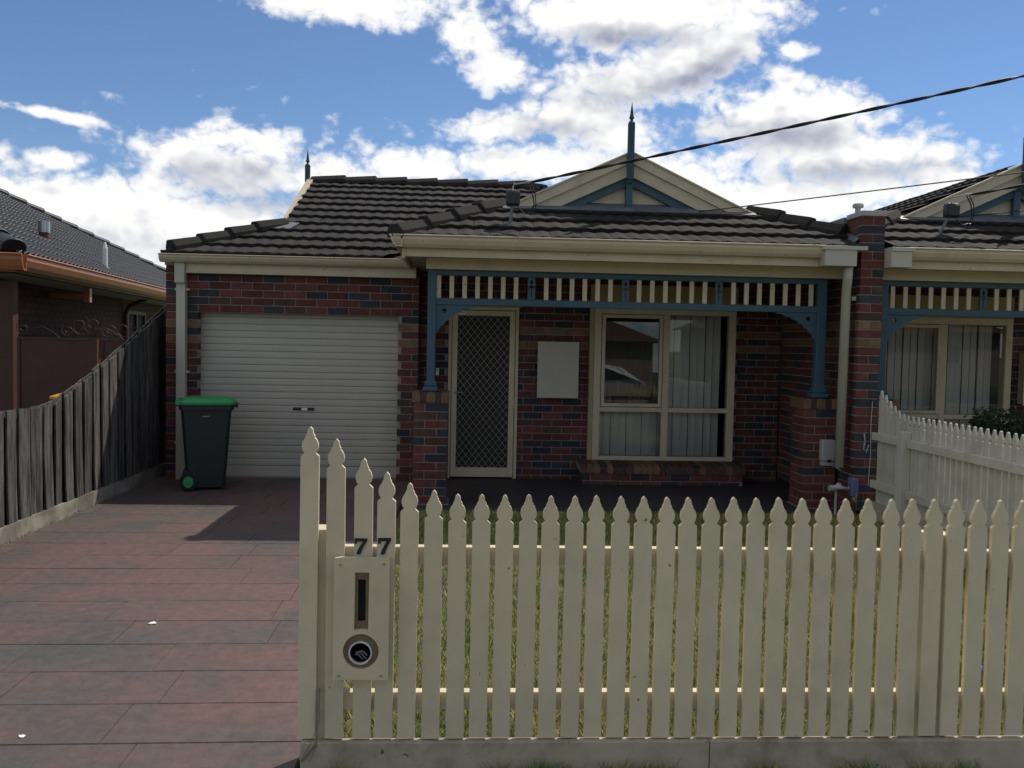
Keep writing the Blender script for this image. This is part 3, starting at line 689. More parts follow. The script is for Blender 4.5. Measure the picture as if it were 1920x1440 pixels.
l = MB(); l.box((-.08, 10.756, 1.935), (.0, 10.766, 1.957)); l.build('white_strip', 'white_plastic', dr)  # small white strip at the top left of the screen door
l = MB(); l.box((-.20, 10.792, 2.043), (.70, 10.86, 2.13)); l.build('head_panel', 'cream_head', dr)
# window and its brick sill
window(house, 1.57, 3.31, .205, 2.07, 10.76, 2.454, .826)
sl = MB(); sl.box((1.45, 10.42, -.09), (3.32, 10.79, .085)); sl = sl.build('window_sill', 'mortar', house)
brick_wall(sl, (1.42, 10.40, -.09), (1, 0), 1.93, 2, bands=(), core=.10, off=.1, single=lambda a, z: True)
brick_wall(sl, (1.42, 10.79, -.09), (0, -1), .29, 2, bands=())
n = 25; wd = 1.99/n
for k in range(n):
    x = 1.39+k*wd; b = MB(); e = .005
    b.hexa([(x+e, 10.375, .088), (x+wd-e, 10.375, .088), (x+wd-e, 10.80, .12), (x+e, 10.80, .12), (x+e, 10.385, .165), (x+wd-e, 10.385, .165), (x+wd-e, 10.80, .205), (x+e, 10.80, .205)])
    b.f.pop(1); b.m.pop(1)
    b.add([(x+e, 10.385, .165), (x+wd-e, 10.385, .165), (x+wd-e, 10.42, .186), (x+e, 10.42, .186), (x+e, 10.80, .205), (x+wd-e, 10.80, .205)], [(0, 1, 2, 3), (3, 2, 5, 4), (0, 3, 4), (1, 5, 2)])
    b.build('sill_brick', random.choice(('brick_tan', 'brick_brown', 'brick_brown')), sl)
b = MB(); b.hexa([(1.392, 10.39, .10), (3.378, 10.39, .10), (3.378, 10.79, .12), (1.392, 10.79, .12), (1.392, 10.395, .155), (3.378, 10.395, .155), (3.378, 10.79, .196), (1.392, 10.79, .196)]); b.build('sill_mortar', 'mortar', sl)
# piers
for x in (-.505, 3.525):
    p = MB(); p.box((x-.02, 8.98, -.075), (x+.37, 9.37, -.045)); p = p.build('pier', 'mortar', house); pier(p, x, 9.0, -.055, 12)
# garage roof
ZE, YE = 2.515, 10.06
mr_ = MB()
def mz(y): return ZE+(y-YE)*T
mr_.sheet([(-3.33, YE, ZE), (-.58, YE, ZE), (-.62, 10.29, mz(10.29)), (1.55, 12.5, mz(12.5)), (.85, 13.22, mz(13.22)), (-2.25, 13.22, mz(13.22)), (-2.25, YE+1.08, mz(YE+1.08))], .03)
zr = mz(13.22)
mr_.sheet([(-2.25, 13.22, zr), (.85, 13.22, zr), (4.0, 16.4, ZE), (-3.33, 16.4, ZE), (-2.25, 15.3, mz(YE+1.08))], .03)
mr_.sheet([(-3.33, YE, ZE), (-2.25, YE+1.08, mz(YE+1.08)), (-2.25, 15.3, mz(YE+1.08)), (-3.33, 16.4, ZE)], .03)
mr_.sheet([(.85, 13.22, zr), (1.55, 12.5, mz(12.5)), (3.86, 10.2, ZE), (3.86, 16.3, ZE)], .03)
mr_ = mr_.build('main_roof', 'roof_under', house)
S = lambda x, y: (x+3.33, (y-YE)/CS)
ed = [(S(-2.25, YE+1.08), S(-3.33, YE), -1, 1.08/CS-.05), (S(-2.25, 13.22), S(-2.25, YE+1), 1.08/CS-.05, 9), (S(.85, 13.22), S(-2.25, 13.22), -1, 9), (S(-.58, YE), S(-.58, 10.29), -1, .23/CS), (S(-.66, 10.29), S(1.55, 12.5), .0, 9), (S(1.55, 12.5), S(.85, 13.22), 2, 9)]
tile_roof(mr_, (-3.33, YE, ZE+.002), (1, 0, 0), (0, CS, SN), 11, 17, ed, e=.3145)
caps(mr_, (-3.33+.06, YE+.06, ZE+.03), (-2.27, YE+1.06, mz(YE+1.06)), seg=.42)
caps(mr_, (.90, 13.22, zr), (-2.22, 13.22, zr), seg=.45, w=.11, h=.06)
caps(mr_, (1.35, 12.72, mz(12.72)), (.85, 13.22, zr), seg=.40)
b = MB(); b.add([(-2.33, YE+1.0, mz(YE+1.0)-.02), (-2.33, 13.22, zr+.06), (-2.33, 13.22, zr-.07), (-2.33, YE+1.2, mz(YE+1.2)-.15), (-2.235, YE+1.0, mz(YE+1.0)+.0), (-2.235, 13.22, zr+.08), (-2.235, 13.22, zr-.07), (-2.235, YE+1.2, mz(YE+1.2)-.15)], [(0, 1, 2, 3), (7, 6, 5, 4), (0, 4, 5, 1), (1, 5, 6, 2), (2, 6, 7, 3), (3, 7, 4, 0)]); b.build('barge_board', 'cream', mr_)
b = MB(); b.add([(-2.245, YE+1.1, 2.97), (-2.245, 15.3, 2.97), (-2.245, 13.22, zr-.05)], [(0, 1, 2)]); b.build('side_gable', 'cream', mr_)
finial(mr_, (-2.33, 13.22), 3.70, 4.14, 4.37, .07)
b = MB(); b.add([(-2.55, YE+.80, mz(YE+.80)+.055), (-2.12, YE+.84, mz(YE+.84)+.055), (-2.05, YE+1.06, mz(YE+1.06)+.055), (-2.28, YE+1.10, mz(YE+1.10)+.055)], [(0, 1, 2, 3)]); b.build('flashing', 'lead', mr_)
gutter(house, (-3.37, 10.085, 2.425), (-.58, 10.085, 2.425), (0, -1, 0), h=.088, d=.105)
f = MB(); f.box((-3.20, 10.10, 2.315), (-.56, 10.19, 2.44)); f.build('fascia', 'cream', house, bevel=.003)
dp = MB(); dp.box((-3.222, 10.055, 2.20), (-3.112, 10.15, 2.425)); dp.box((-3.217, 10.10, -.0), (-3.117, 10.19, 2.20)); dp = dp.build('downpipe', 'cream_roller', house, bevel=.006)
for z in (2.12, 1.2, .4):
    b = MB(); b.box((-3.24, 10.13, z), (-3.218, 10.19, z+.025)); b.box((-3.116, 10.13, z), (-3.085, 10.19, z+.025)); b.build('pipe_clip', 'cream_roller', dp)
dp = MB(); dp.tube([(3.76, 8.60, 2.42), (3.765, 8.62, 2.30), (3.80, 8.72, 2.20), (3.80, 8.74, .42)], .045, 12); dp = dp.build('downpipe', 'cream_roller', house, smooth=True)
b = MB(); b.box((3.86, 8.72, 2.10), (3.905, 8.76, 2.14)); b.build('pipe_clip', 'cream_roller', dp)

meter_box('cream meter box on the brick wall between the screen door and the window', .88, 1.38, .955, 1.635, 10.67)
t = thing('doorbell', 'small pale doorbell button on the bricks beside the screen door', 'doorbell', (-.324, 10.79, 1.2))
b = MB(); b.box((-.342, 10.782, 1.20), (-.306, 10.799, 1.285)); b.build('plate', 'white_plastic', t, bevel=.003)
b = MB(); b.lathe((-.324, 10.782, 1.262), [(.009, 0), (.008, -.004)], 12, 'y'); b.build('button', 'black_plastic', t)

# ------------------------------------------------------------------ party wall
pt = thing('party_wall', 'red brick party wall with grey capping between the two verandahs', 'wall', (XM, 8.7, 0))
brick_wall(pt, (3.91, 8.65, .005), (1, 0), .23, 34, bands=(19, 21), off=.12, single=lambda a, z: True)
brick_wall(pt, (3.91, 10.80, .005), (0, -1), 2.05, 34, bands=(19, 21), off=.05, single=lambda a, z: a > 1.0)
brick_wall(pt, (4.14, 8.75, .005), (0, 1), 2.05, 34, bands=(19, 21), off=.05)
c = MB(); c.box((3.895, 8.635, 2.932), (4.155, 9.0, 2.985)); c.build('cap_stone', 'concrete_cap', pt, bevel=.006)
c = MB(); c.box((3.87, 9.002, 2.90), (4.17, 9.95, 2.965)); c.build('metal_capping', 'lead', pt, bevel=.004)
c = MB(); c.add([(3.84, 8.70, 2.66), (3.905, 8.70, 2.72), (3.905, 9.6, 3.0), (3.80, 9.6, 2.93)], [(0, 1, 2, 3)]); c.build('apron_flashing', 'lead', pt)
c = MB(); c.lathe((3.99, 8.95, 2.986), [(.028, 0), (.028, .07), (.052, .072), (.055, .10), (.045, .112)], 14); c.build('vent_cap', 'concrete_cap', pt)
cb = MB(); cb.tube([(4.075, 8.643, 1.1), (4.068, 8.643, .85), (4.075, 8.643, .55), (4.062, 8.643, .25)], .004, 6); cb.tube([(4.0, 8.64, .78), (4.01, 8.635, .70), (4.0, 8.64, .62), (4.03, 8.64, .58), (4.05, 8.64, .66)], .006, 6)
tag(cb.build('wall_cable', 'grey_plastic'), 'thin grey cable running down the front of the brick party wall', 'cable')

# ------------------------------------------------------------------ twin house
twin = thing('brick_house', 'attached twin brick house with blue frieze beyond the party wall and dividing picket fence', 'house', (6.2, 10.5, 0))
verandah(twin, True, 1.96, -.47, 4.39, 3.86, (3.70, 3.905))
tw = MB(); tw.box((4.2, 10.902, -.05), (8.4, 10.912, -.04)); tw = tw.build('porch_wall', 'mortar', twin)
brick_wall(tw, (4.14, 10.8, -.09), (1, 0), 4.4, 30, [(.87, 2.70, .29, 2.42)], bands=(19, 21), off=.03)
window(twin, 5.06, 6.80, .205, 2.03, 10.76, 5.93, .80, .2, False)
p = MB(); p.box((4.155, 8.98, -.075), (4.545, 9.37, -.045)); p = p.build('pier', 'mortar', twin); pier(p, 4.175, 9.0, -.055, 12)
p = MB(); p.box((8.18, 8.98, -.075), (8.57, 9.37, -.045)); p = p.build('pier', 'mortar', twin); pier(p, 8.20, 9.0, -.055, 12)
f = MB(); f.box((4.06, 8.56, -.088), (8.8, 10.86, -.045)); f.build('porch_slab', 'porch_floor', twin)
tr_ = MB()
def sx(x): return 2*XM-x+.0
tr_.sheet([(7.35, 13.22, zr), (10.4, 13.22, zr), (10.4, YE, ZE), (8.6, YE, ZE), (6.4, 12.3, mz(12.3))], .03)
tr_.sheet([(7.35, 13.22, zr), (6.4, 12.3, mz(12.3)), (4.18, 10.05, ZE), (4.18, 16.3, ZE)], .03)
tr_.sheet([(7.35, 13.22, zr), (10.4, 13.22, zr), (10.4, 16.4, ZE), (4.2, 16.4, ZE)], .03)
tr_ = tr_.build('main_roof', 'roof_under', twin)
# the plane facing the party wall
O = Vector((4.18, 16.3, ZE+.002)); sl_ = 3.17/CS
tile_roof(tr_, O, (0, -1, 0), (CS, 0, SN), 10, 22, [((6.25, 0), (3.08, sl_), -1, 9), ((3.08, sl_), (0, 0), -1, 9)], e=.3145)
yb = 12.9; O = Vector((2*XM-4.39, yb, 2.602)); us = yb-9.62; q = .53
tile_roof(tr_, O, (0, -1, 0), (CS, 0, SN), 9, 12, [((us+1.06, 0), (us, 1.06/CS), -1, 1.06/CS-.1), ((us, 0), (us, 3), 1.06/CS-.1, 9), ((0, 3), (0, 0), -1, 9), ((5, q/CS+.02), (-5, q/CS+.02), 90, 99), ((5, 2.43/CS), (-5, 2.43/CS), -1, 9)])
rw = MB(); rw.box((4.2, 15.9, -.09), (10.3, 16.0, 2.5)); rw.build('rear_wall', 'brick_brown', twin)
caps(tr_, (5.9, 11.77, mz(11.77)), (7.35, 13.22, zr), seg=.40)
meter_box('cream meter box on the twin house wall beside its window', 6.93, 7.43, .955, 1.635, 10.67)
# ------------------------------------------------------------------ house across the paling fence
nb = thing('tiled_house', 'dark brown house with glossy black tiled roof and copper-coloured gutter behind the paling fence', 'house', (-5.6, 12, 0))
NO = Vector((-4.87, 9.92, 0)); nv_ = Vector((-.0969, .9953, 0)); nu = Vector((-.9953, -.0969, 0))
def Q(u, v, z): p = NO+nu*u+nv_*v; return (p.x, p.y, z)
TN = math.tan(R(27)); CN, SNN = math.cos(R(27)), math.sin(R(27)); LN = 14.; DN = 5.
def nz(u): return 2.47+u*TN
r = MB(); r.sheet([Q(0, 0, nz(0)), Q(0, LN, nz(0)), Q(DN, LN-DN, nz(DN)), Q(DN, DN, nz(DN))], .03)
r.sheet([Q(0, 0, nz(0)), Q(DN, DN, nz(DN)), Q(9, DN, nz(DN)), Q(9, 0, nz(0))], .03)
r.sheet([Q(0, LN, nz(0)), Q(9, LN, nz(0)), Q(9, LN-DN, nz(DN)), Q(DN, LN-DN, nz(DN))], .03)
r.sheet([Q(DN, DN, nz(DN)), Q(DN, LN-DN, nz(DN)), Q(9, LN-DN, nz(DN)), Q(9, DN, nz(DN))], .03); r = r.build('roof', 'black_tile', nb)
U = -nv_; V = Vector((nu.x*CN, nu.y*CN, SNN)); O = Vector(Q(0, LN, nz(0)+.002)); sl_ = DN/CN
def vis(P): return P.x > -.62*P.y+.2 and P.x < -.31*P.y
tile_roof(r, Vector(Q(0, 0, nz(0)+.002)), nv_, V, 16, 47, [((LN, 0), (LN-DN, sl_), -1, 99), ((LN-DN, sl_), (DN, sl_), -1, 99), ((DN, sl_), (0, 0), -1, 99)], w=.30, e=.335, amp=.034, waves=2, th=.02, mt='black_tile', single=lambda P: P.x > -.545*P.y-.15 and P.z < 4.6 and P.y < 18.6)
caps(r, Q(.02, .02, nz(.02)), Q(DN, DN, nz(DN)), seg=.40, w=.13, h=.09, mt='black_tile', rounded=True)
caps(r, Q(.02, LN-.02, nz(.02)), Q(DN, LN-DN, nz(DN)), seg=.40, w=.12, h=.085, mt='black_tile', rounded=True)
gu = gutter(nb, Q(.0, -.02, 2.285), Q(.0, LN+.02, 2.285), tuple(-nu), h=.175, d=.13, m='copper_gutter')
gutter(gu, Q(-.12, 0, 2.285), Q(9, 0, 2.285), tuple(-nv_), h=.175, d=.13, m='copper_gutter')
f = MB(); f.hexa([Q(a, b, z) for z in (2.27, 2.45) for a, b in ((.0, .0), (.0, LN), (.03, LN), (.03, 0))]); f.hexa([Q(a, b, z) for z in (2.27, 2.45) for a, b in ((.03, .0), (.03, .03), (9, .03), (9, 0))]); f.build('fascia', 'copper_gutter', nb)
f = MB(); f.quad(Q(.03, .03, 2.25), Q(.03, LN, 2.25), Q(.56, LN, 2.25), Q(.56, .03, 2.25)); f.quad(Q(.03, .03, 2.25), Q(.56, .03, 2.25), Q(9, .6, 2.25), Q(9, .03, 2.25)); f.build('eave_lining', 'soffit_grey', nb)
wl = MB(); wl.hexa([Q(a, b, z) for z in (-.05, 2.25) for a, b in ((.67, .6), (9, .6), (9, LN-.6), (.67, LN-.6))]); wl = wl.build('wall', 'brown_mortar', nb)
# side wall seen over the fence: right-hand direction as seen from outside runs away from the street
brick_wall(wl, Q(.56, .6, -.05), (nv_.x, nv_.y), LN-1.2, 27, [(5.9, 7.15, 1.0, 2.06)], bands=(), mats=['brown_brick']*4, mortar='brown_mortar')
wn = MB(); a, b_, u_ = 6.5, 7.75, .57
for (v0, v1, z0, z1) in ((a, a+.06, 1.0, 2.06), (b_-.06, b_, 1.0, 2.06), (a+.06, b_-.06, 2.0, 2.06), (a+.06, b_-.06, 1.0, 1.06), ((a+b_)/2-.03, (a+b_)/2+.03, 1.06, 2.0)):
    wn.hexa([Q(uu, vv, z) for z in (z0, z1) for uu, vv in ((u_-.02, v0), (u_-.02, v1), (u_+.05, v1), (u_+.05, v0))])
wn = wn.build('window', 'brown_paint', nb)
for v0, v1 in ((a+.06, (a+b_)/2-.03), ((a+b_)/2+.03, b_-.06)):
    g = MB(); g.quad(Q(u_+.02, v0, 1.06), Q(u_+.02, v1, 1.06), Q(u_+.02, v1, 2.0), Q(u_+.02, v0, 2.0)); g.build('pane', 'dark', wn)
dp = MB(); dp.tube([Q(.10, 6.2, 2.3), Q(.45, 6.2, 2.12), Q(.51, 6.2, 2.0), Q(.51, 6.2, 0)], .04, 10); dp.build('downpipe', 'brown_paint', nb)
for v_ in (2.6,): b = MB(); b.hexa([Q(uu, vv, z) for z in (2.05, 2.24) for uu, vv in ((.02, v_), (.02, v_+.09), (.10, v_+.09), (.10, v_))]); b.hexa([Q(uu, vv, z) for z in (2.10, 2.16) for uu, vv in ((.10, v_+.02), (.10, v_+.07), (.56, v_+.07), (.56, v_+.02))]); b.build('eave_bracket', 'copper_gutter', nb)
def roofpt(px_u, v): return Vector(Q(px_u, v, nz(px_u)))
fl = thing('roof_flue', 'stubby metal flue with rusty base on the black tiled roof', 'flue', roofpt(.95, 3.6)); P = roofpt(.95, 3.6)
b = MB(); b.lathe((P.x, P.y, P.z-.05), [(.075, 0), (.07, .22), (.06, .25)], 14); b.build('base', 'brown_paint', fl, smooth=False)
b = MB(); b.lathe((P.x, P.y, P.z+.12), [(.072, 0), (.078, .01), (.078, .17), (.065, .175), (.06, .1)], 16); b.build('cowl', 'steel', fl)
P = roofpt(.28, 4.2); vp_ = thing('roof_vent_pipe', 'thin white vent pipe rising from the black tiled roof', 'vent pipe', P)
b = MB(); b.lathe((P.x, P.y, P.z-.03), [(.036, 0), (.036, .36), (.026, .40), (.018, .44), (.008, .45)], 12); b.build('pipe', 'white_plastic', vp_)
b = MB(); b.lathe((P.x, P.y, P.z-.01), [(.09, 0), (.05, .05)], 12); b.build('collar', 'lead', vp_)
# brown sheet gate with scrolls
gt = thing('sheet_gate', 'dark brown sheet metal gate topped with wrought scrolls beside the tiled house', 'gate', (-4.4, 10.4, 0))
for k, (xa, xb) in enumerate(((-5.08, -4.19), (-4.15, -3.62))):
    m = MB(); m.box((xa, 10.40, .06), (xb, 10.42, 1.54)); m.build('gate_panel', 'brown_paint', gt)
    m = MB(); m.box((xa, 10.385, 1.54), (xb, 10.425, 1.565)); m.box((xa, 10.385, .06), (xa+.03, 10.399, 1.54)); m.box((xb-.03, 10.385, .06), (xb, 10.399, 1.54)); m.build('gate_frame', 'brown_paint', gt)
for x0 in (-5.18,):
    m = MB(); m.box((x0-.09, 10.38, -.05), (x0+.06, 10.50, 2.2)); m.build('gate_post', 'brown_paint', gt)
m = MB(); m.tube([(-4.17, 10.37, .1), (-4.17, 10.37, 1.55)], .012, 8); m.build('drop_bolt', 'copper_gutter', gt)
def scroll(cx, cz, r, s, turns=1.4):
    pts = []
    for i in range(26):
        a = i/25*turns*2*math.pi; rr = r*(1-.72*i/25); pts.append((cx+s*rr*math.cos(a+2.2), 10.40, cz+rr*math.sin(a+2.2)))
    m = MB(); m.tube(pts, .0042, 6); m.build('scroll', 'brown_paint', gt)
for cx, cz, r_, s_ in ((-5.02, 1.66, .08, 1), (-4.52, 1.65, .075, 1), (-4.38, 1.70, .12, -1), (-4.25, 1.72, .11, 1), (-4.05, 1.66, .10, 1), (-3.90, 1.67, .10, -1), (-3.76, 1.66, .08, 1)): scroll(cx, cz, r_, s_)
m = MB(); m.tube([(-5.0+.1*i, 10.40, 1.60+.09*math.sin(i*.9)) for i in range(14)], .0042, 6); m.build('scroll_bar', 'brown_paint', gt)

# ------------------------------------------------------------------ paling fence
pf = thing('paling_fence', 'weathered grey lapped timber paling fence along the driveway stepping up towards the house', 'fence', (-3.5, 7.5, 0))
def ph(y):
    if y < 7.75: return 1.0
    return 1.0+max(0, (y-7.75))**1.12*.283
rng = random.Random(5); y = 3.6
while y < 10.95:
    for back in (True, False):
        w = .148 if not back else .21; y0 = y if not back else y+.07; x = -3.50 if not back else -3.545
        dx = rng.uniform(-.004, .004); tw_ = rng.uniform(-.010, .010); wp = rng.uniform(0, .02); m = MB(); vs = []; K = 6
        for k in range(K+1):
            f = k/K; bend = wp*(1-f)**3+rng.uniform(-.0015, .0015)
            za = .10+(ph(y0)-.10)*f+(rng.uniform(-.014, .010) if k == K else 0); zb = .10+(ph(y0+w)-.10)*f+(rng.uniform(-.008, .006) if k == K else 0)
            vs += [(x+dx+bend-tw_, y0, za), (x+dx+bend+tw_, y0+w, zb), (x+dx+bend+tw_-.015, y0+w, zb), (x+dx+bend-tw_-.015, y0, za)]
        fs = [(0, 1, 2, 3)[::-1], tuple(4*K+i for i in range(4))]
        for k in range(K):
            for i in range(4): fs.append((4*k+i, 4*k+(i+1) % 4, 4*k+4+(i+1) % 4, 4*k+4+i))
        m.add(vs, [tuple(reversed(f)) for f in fs]); m.build('paling', 'paling', pf)
    y += .2
for a, b in ((3.6, 5.9), (5.905, 7.93), (7.935, 9.2), (9.205, 10.9)):
    m = MB(); t0 = rng.uniform(0, .01); m.hexa([(-3.515, a, -.06), (-3.475+t0, a, -.06), (-3.47+t0, b, -.06), (-3.515, b, -.06), (-3.515, a, .118), (-3.478+t0, a, .122), (-3.474+t0, b, .128), (-3.515, b, .125)]); m.build('plinth_board', 'paling_plinth', pf)
for z in (.35, .85):
    m = MB(); m.box((-3.62, 3.6, z-.04), (-3.55, 10.9, z+.04)); m.build('rail', 'paling', pf)
tag(grass('grass_fringe', -3.472, -3.44, 3.6, 9.4, 0, 500, .01, .03, seed=9), 'thin fringe of weeds along the foot of the paling fence', 'grass')

# ------------------------------------------------------------------ front picket fence
def picket_shape():
    h = [(0, 0), (.008, -.008), (.0105, -.014), (.0115, -.022), (.014, -.029), (.0185, -.036), (.0165, -.039), (.023, -.046), (.028, -.055), (.031, -.066), (.031, -.076), (.028, -.087), (.021, -.097), (.035, -.110)]
    return h
CACHE['pk'] = {}
def picket_mesh(H, mt='cream_fence', w=1.0, th=.019):
    k = (round(H, 3), mt)
    if k not in CACHE['pk']:
        s = picket_shape(); r = [(x*w, H+z) for x, z in s]+[(.035*w, 0)]; l = [(-x, z) for x, z in reversed(r[1:])]
        ring = [(0, H)]+r[1:]+l; n = len(ring); m = MB()
        # front at y=0, back at y=th; a centre spine keeps the caps convex
        vs = [(x, 0, z) for x, z in ring]+[(x, th, z) for x, z in ring]
        fs = [(n+i, n+(i+1) % n, (i+1) % n, i) for i in range(n)]
        half = len(r)
        for i in range(1, half-1):
            fs.append((i, i+1, n-i-1, n-i)); 
        fs.append((0, 1, n-1))
        fs2 = [tuple(n+j for j in reversed(f)) for f in fs[n:]]
        m.add(vs, fs+fs2); CACHE['pk'][k] = m.mesh('picket', mt)
    return CACHE['pk'][k]
fe = thing('picket_fence', 'cream picket fence carrying the house number along the front of the lawn', 'fence', (1.7, 3.3, 0))
XS = [-.567, -.465, -.362, -.281, -.195, -.104, -.012]; ZS = [1.279, 1.235, 1.163, 1.113, 1.072, 1.051, 1.036]
x = .075
while x < 3.98: XS.append(x); ZS.append(1.033); x += .0874
rng = random.Random(11)
cutm = MB(); Hc = ZS[2]-.106; src = picket_mesh(round(Hc, 3), w=.965); hi = Hc-.11
cutm.add([(v.co.x, v.co.y, v.co.z if v.co.z > .01 else .66) for v in src.vertices], [tuple(p.vertices) for p in src.polygons]); cutm = cutm.mesh('picket', 'cream_fence')   # cut away behind the letterbox
for x, z in zip(XS, ZS):
    H = round(z-.106, 3)
    obj('picket', picket_mesh(H, w=.965) if x != -.362 else cutm, fe, Matrix.Translation((x, 3.3+rng.uniform(-.0015, .0015), .106+rng.uniform(-.003, .002))) @ Matrix.Rotation(R(rng.uniform(-.22, .22)), 4, 'Y') @ Matrix.Rotation(R(rng.uniform(-1.2, 1.2)), 4, 'Z'))
m = MB(); m.box((-.396, 3.30, .106), (-.328, 3.319, .376)); m.build('picket', 'cream_fence', fe)   # lower piece of the picket cut for the letterbox
for z in (.762, .206):
    for a, b in ((-.565, 1.80), (1.92, 3.97)):
        m = MB(); m.box((a, 3.321, z), (b, 3.363, z+.068)); m.build('rail', 'cream_fence', fe, bevel=.002)
for x in (-.515, 1.862, 3.93):
    m = MB(); m.box((x-.05, 3.3215, -.06), (x+.05, 3.42, .892)); m.build('post', 'cream_fence', fe, bevel=.003)
for a, b in ((-.585, .96), (.963, 2.5), (2.503, 3.99)):
    m = MB(); m.box((a, 3.278, -.07), (b, 3.322, .0985)); m.build('plinth_board', 'cream_dirty', fe, bevel=.003)
# house number, painted digits on the third and fourth pickets
d7 = [(0, 1), (1, 1), (1, .86), (.78, .55), (.62, .30), (.50, 0), (.18, 0), (.30, .28), (.48, .55), (.66, .80), (.20, .80), (.20, .66), (0, .66)]
for x, z, sc, tl in ((-.374, .806, .060, 2), (-.284, .806, .062, -1)):
    me = shape2d([(a*sc*.78-.39*sc, b*sc) for a, b in d7[::-1]], [], .0025, 'digit', 'digit_black')
    obj('house_number', me, fe, Matrix.Translation((x, 3.2945, z)) @ Matrix.Rotation(R(tl), 4, 'Y'))
# letterbox
lb = thing('letterbox', 'cream letterbox panel with upright slot and newspaper tube fixed to the pickets', 'letterbox', (-.365, 3.27, .34))
def Z_(py): return .800-(py-1048)*.455/229
def X_(px): return -.466+(px-625)*.204/102
me = shape2d([(X_(625), .345), (X_(727), .342), (X_(727), .798), (X_(625), .800)], [[(X_(663), Z_(1183)), (X_(689), Z_(1183)), (X_(690), Z_(1075)), (X_(664), Z_(1075))][::-1], circle(X_(676), Z_(1224), .066, 28)[::-1]], .028, 'front_panel', 'cream_fence')
o = obj('front_panel', me, lb, Matrix.Translation((0, 3.262, 0))); bv = o.modifiers.new('b', 'BEVEL'); bv.width = .004; bv.segments = 2; bv.limit_method = 'ANGLE'
me = shape2d([(X_(660), Z_(1186)), (X_(693), Z_(1186)), (X_(693), Z_(1072)), (X_(660), Z_(1072))], [[(X_(669), Z_(1169)), (X_(683), Z_(1169)), (X_(683), Z_(1090)), (X_(669), Z_(1090))][::-1]], .012, 'slot_frame', 'raw_wood'); obj('slot_frame', me, lb, Matrix.Translation((0, 3.277, 0)))
me = shape2d(circle(X_(676), Z_(1224), .0655, 28), [circle(X_(675), Z_(1226), .044, 24)[::-1]], .012, 'tube_ring', 'raw_wood'); obj('tube_ring', me, lb, Matrix.Translation((0, 3.276, 0)))
m = MB(); cx, cz = X_(675), Z_(1226); n = 24; vs = []; fs = []
for (r_, yy, dz) in ((.042, 3.44, 0), (.0435, 3.262, -.002), (.0385, 3.262, -.002), (.0385, 3.275, -.002)):
    for k in range(n): vs.append((cx+r_*math.cos(2*math.pi*k/n), yy, cz+dz+r_*math.sin(2*math.pi*k/n)))
for i in range(3):
    for k in range(n): fs.append((i*n+k, i*n+(k+1) % n, (i+1)*n+(k+1) % n, (i+1)*n+k))
m.add(vs, fs); tb = m.build('newspaper_tube', 'pvc', lb, smooth=False)
m = MB(); vs = []
for r_, yy in ((.0386, 3.2745), (.0386, 3.42), (.001, 3.42)):
    for k in range(n): vs.append((cx+r_*math.cos(2*math.pi*k/n), yy, cz-.002+r_*math.sin(2*math.pi*k/n)))
m.add(vs, [(i*n+k, i*n+(k+1) % n, (i+1)*n+(k+1) % n, (i+1)*n+k) for i in range(2) for k in range(n)]); m.build('tube_shade', 'dark', tb)  # added near-black sleeve: shade inside the tube put into its colour
m = MB()
for k in range(3): m.tube([(cx-.022+.011*i, 3.30+.004*k, cz-.022-.004*k+.016*math.sin(i*.8+k)) for i in range(5)], .0035, 6)
m.build('rolled_paper', 'paper', tb)
m = MB(); m.box((X_(640), 3.365, Z_(1200)), (X_(712), 3.56, Z_(1062))); m.box((X_(667), 3.291, Z_(1172)), (X_(685), 3.364, Z_(1087))); m.build('box_body', 'dark', lb)  # solid near-black boxes; colour stands in for shade inside the slot
for px, py in ((636, 1061), (717, 1059), (636, 1270), (714, 1270)):
    m = MB(); m.lathe((X_(px), 3.262, Z_(py)), [(.005, .0), (.004, -.003)], 8, 'y'); m.build('screw', 'steel', lb)
tag(grass('grass_tufts', -.55, 4.2, 3.22, 3.272, -.022, 2600, .02, .075, seed=21, pale=.3, clumps=34), 'ragged grass tufts at the foot of the front picket fence', 'grass')
m = MB(); rng = random.Random(2)
for k in range(5): m.tube([(-.528+rng.uniform(-.012, .012), 3.297, .30), (-.53+rng.uniform(-.015, .015), 3.285, .18), (-.532+rng.uniform(-.02, .02), 3.277, .09), (-.55+rng.uniform(-.04, .0), 3.272, .03)], .0011, 4)
tag(m.build('weed_strands', 'cobweb'), 'dry cobwebby strands hanging in the first gap of the picket fence', 'weed')

# ------------------------------------------------------------------ dividing picket fence
df = thing('picket_fence', 'cream picket fence seen from its rail side dividing the two front gardens', 'fence', (4.0, 6, 0))
y = 8.36; k = 0; rng = random.Random(8)
while y > 3.42:
    z = 1.02+(.20, .16, .11, .07, .035, .01)[k] if k < 6 else 1.02
    obj('picket', picket_mesh(round(z-.13, 2), 'white_fence'), df, Matrix.Translation((4.045, y, .13)) @ Matrix.Rotation(R(90+rng.uniform(-1.2, 1.2)), 4, 'Z') @ Matrix.Rotation(R(rng.uniform(-.3, .3)), 4, 'Y')); y -= .0874; k += 1
for z in (.735, .27):
    for a, b in ((8.44, 7.86), (7.74, 5.5), (5.38, 3.42)):
        m = MB(); m.box((3.982, b, z), (4.025, a, z+.072)); m.build('rail', 'white_fence', df, bevel=.003)
for y in (7.80, 5.44): m = MB(); m.box((3.94, y-.05, -.06), (4.024, y+.05, .875)); m.build('post', 'white_fence', df, bevel=.004)
for a, b in ((8.44, 5.9), (5.897, 3.42)): m = MB(); m.box((4.0, b, -.07), (4.044, a, .125)); m.build('plinth_board', 'cream_dirty', df)

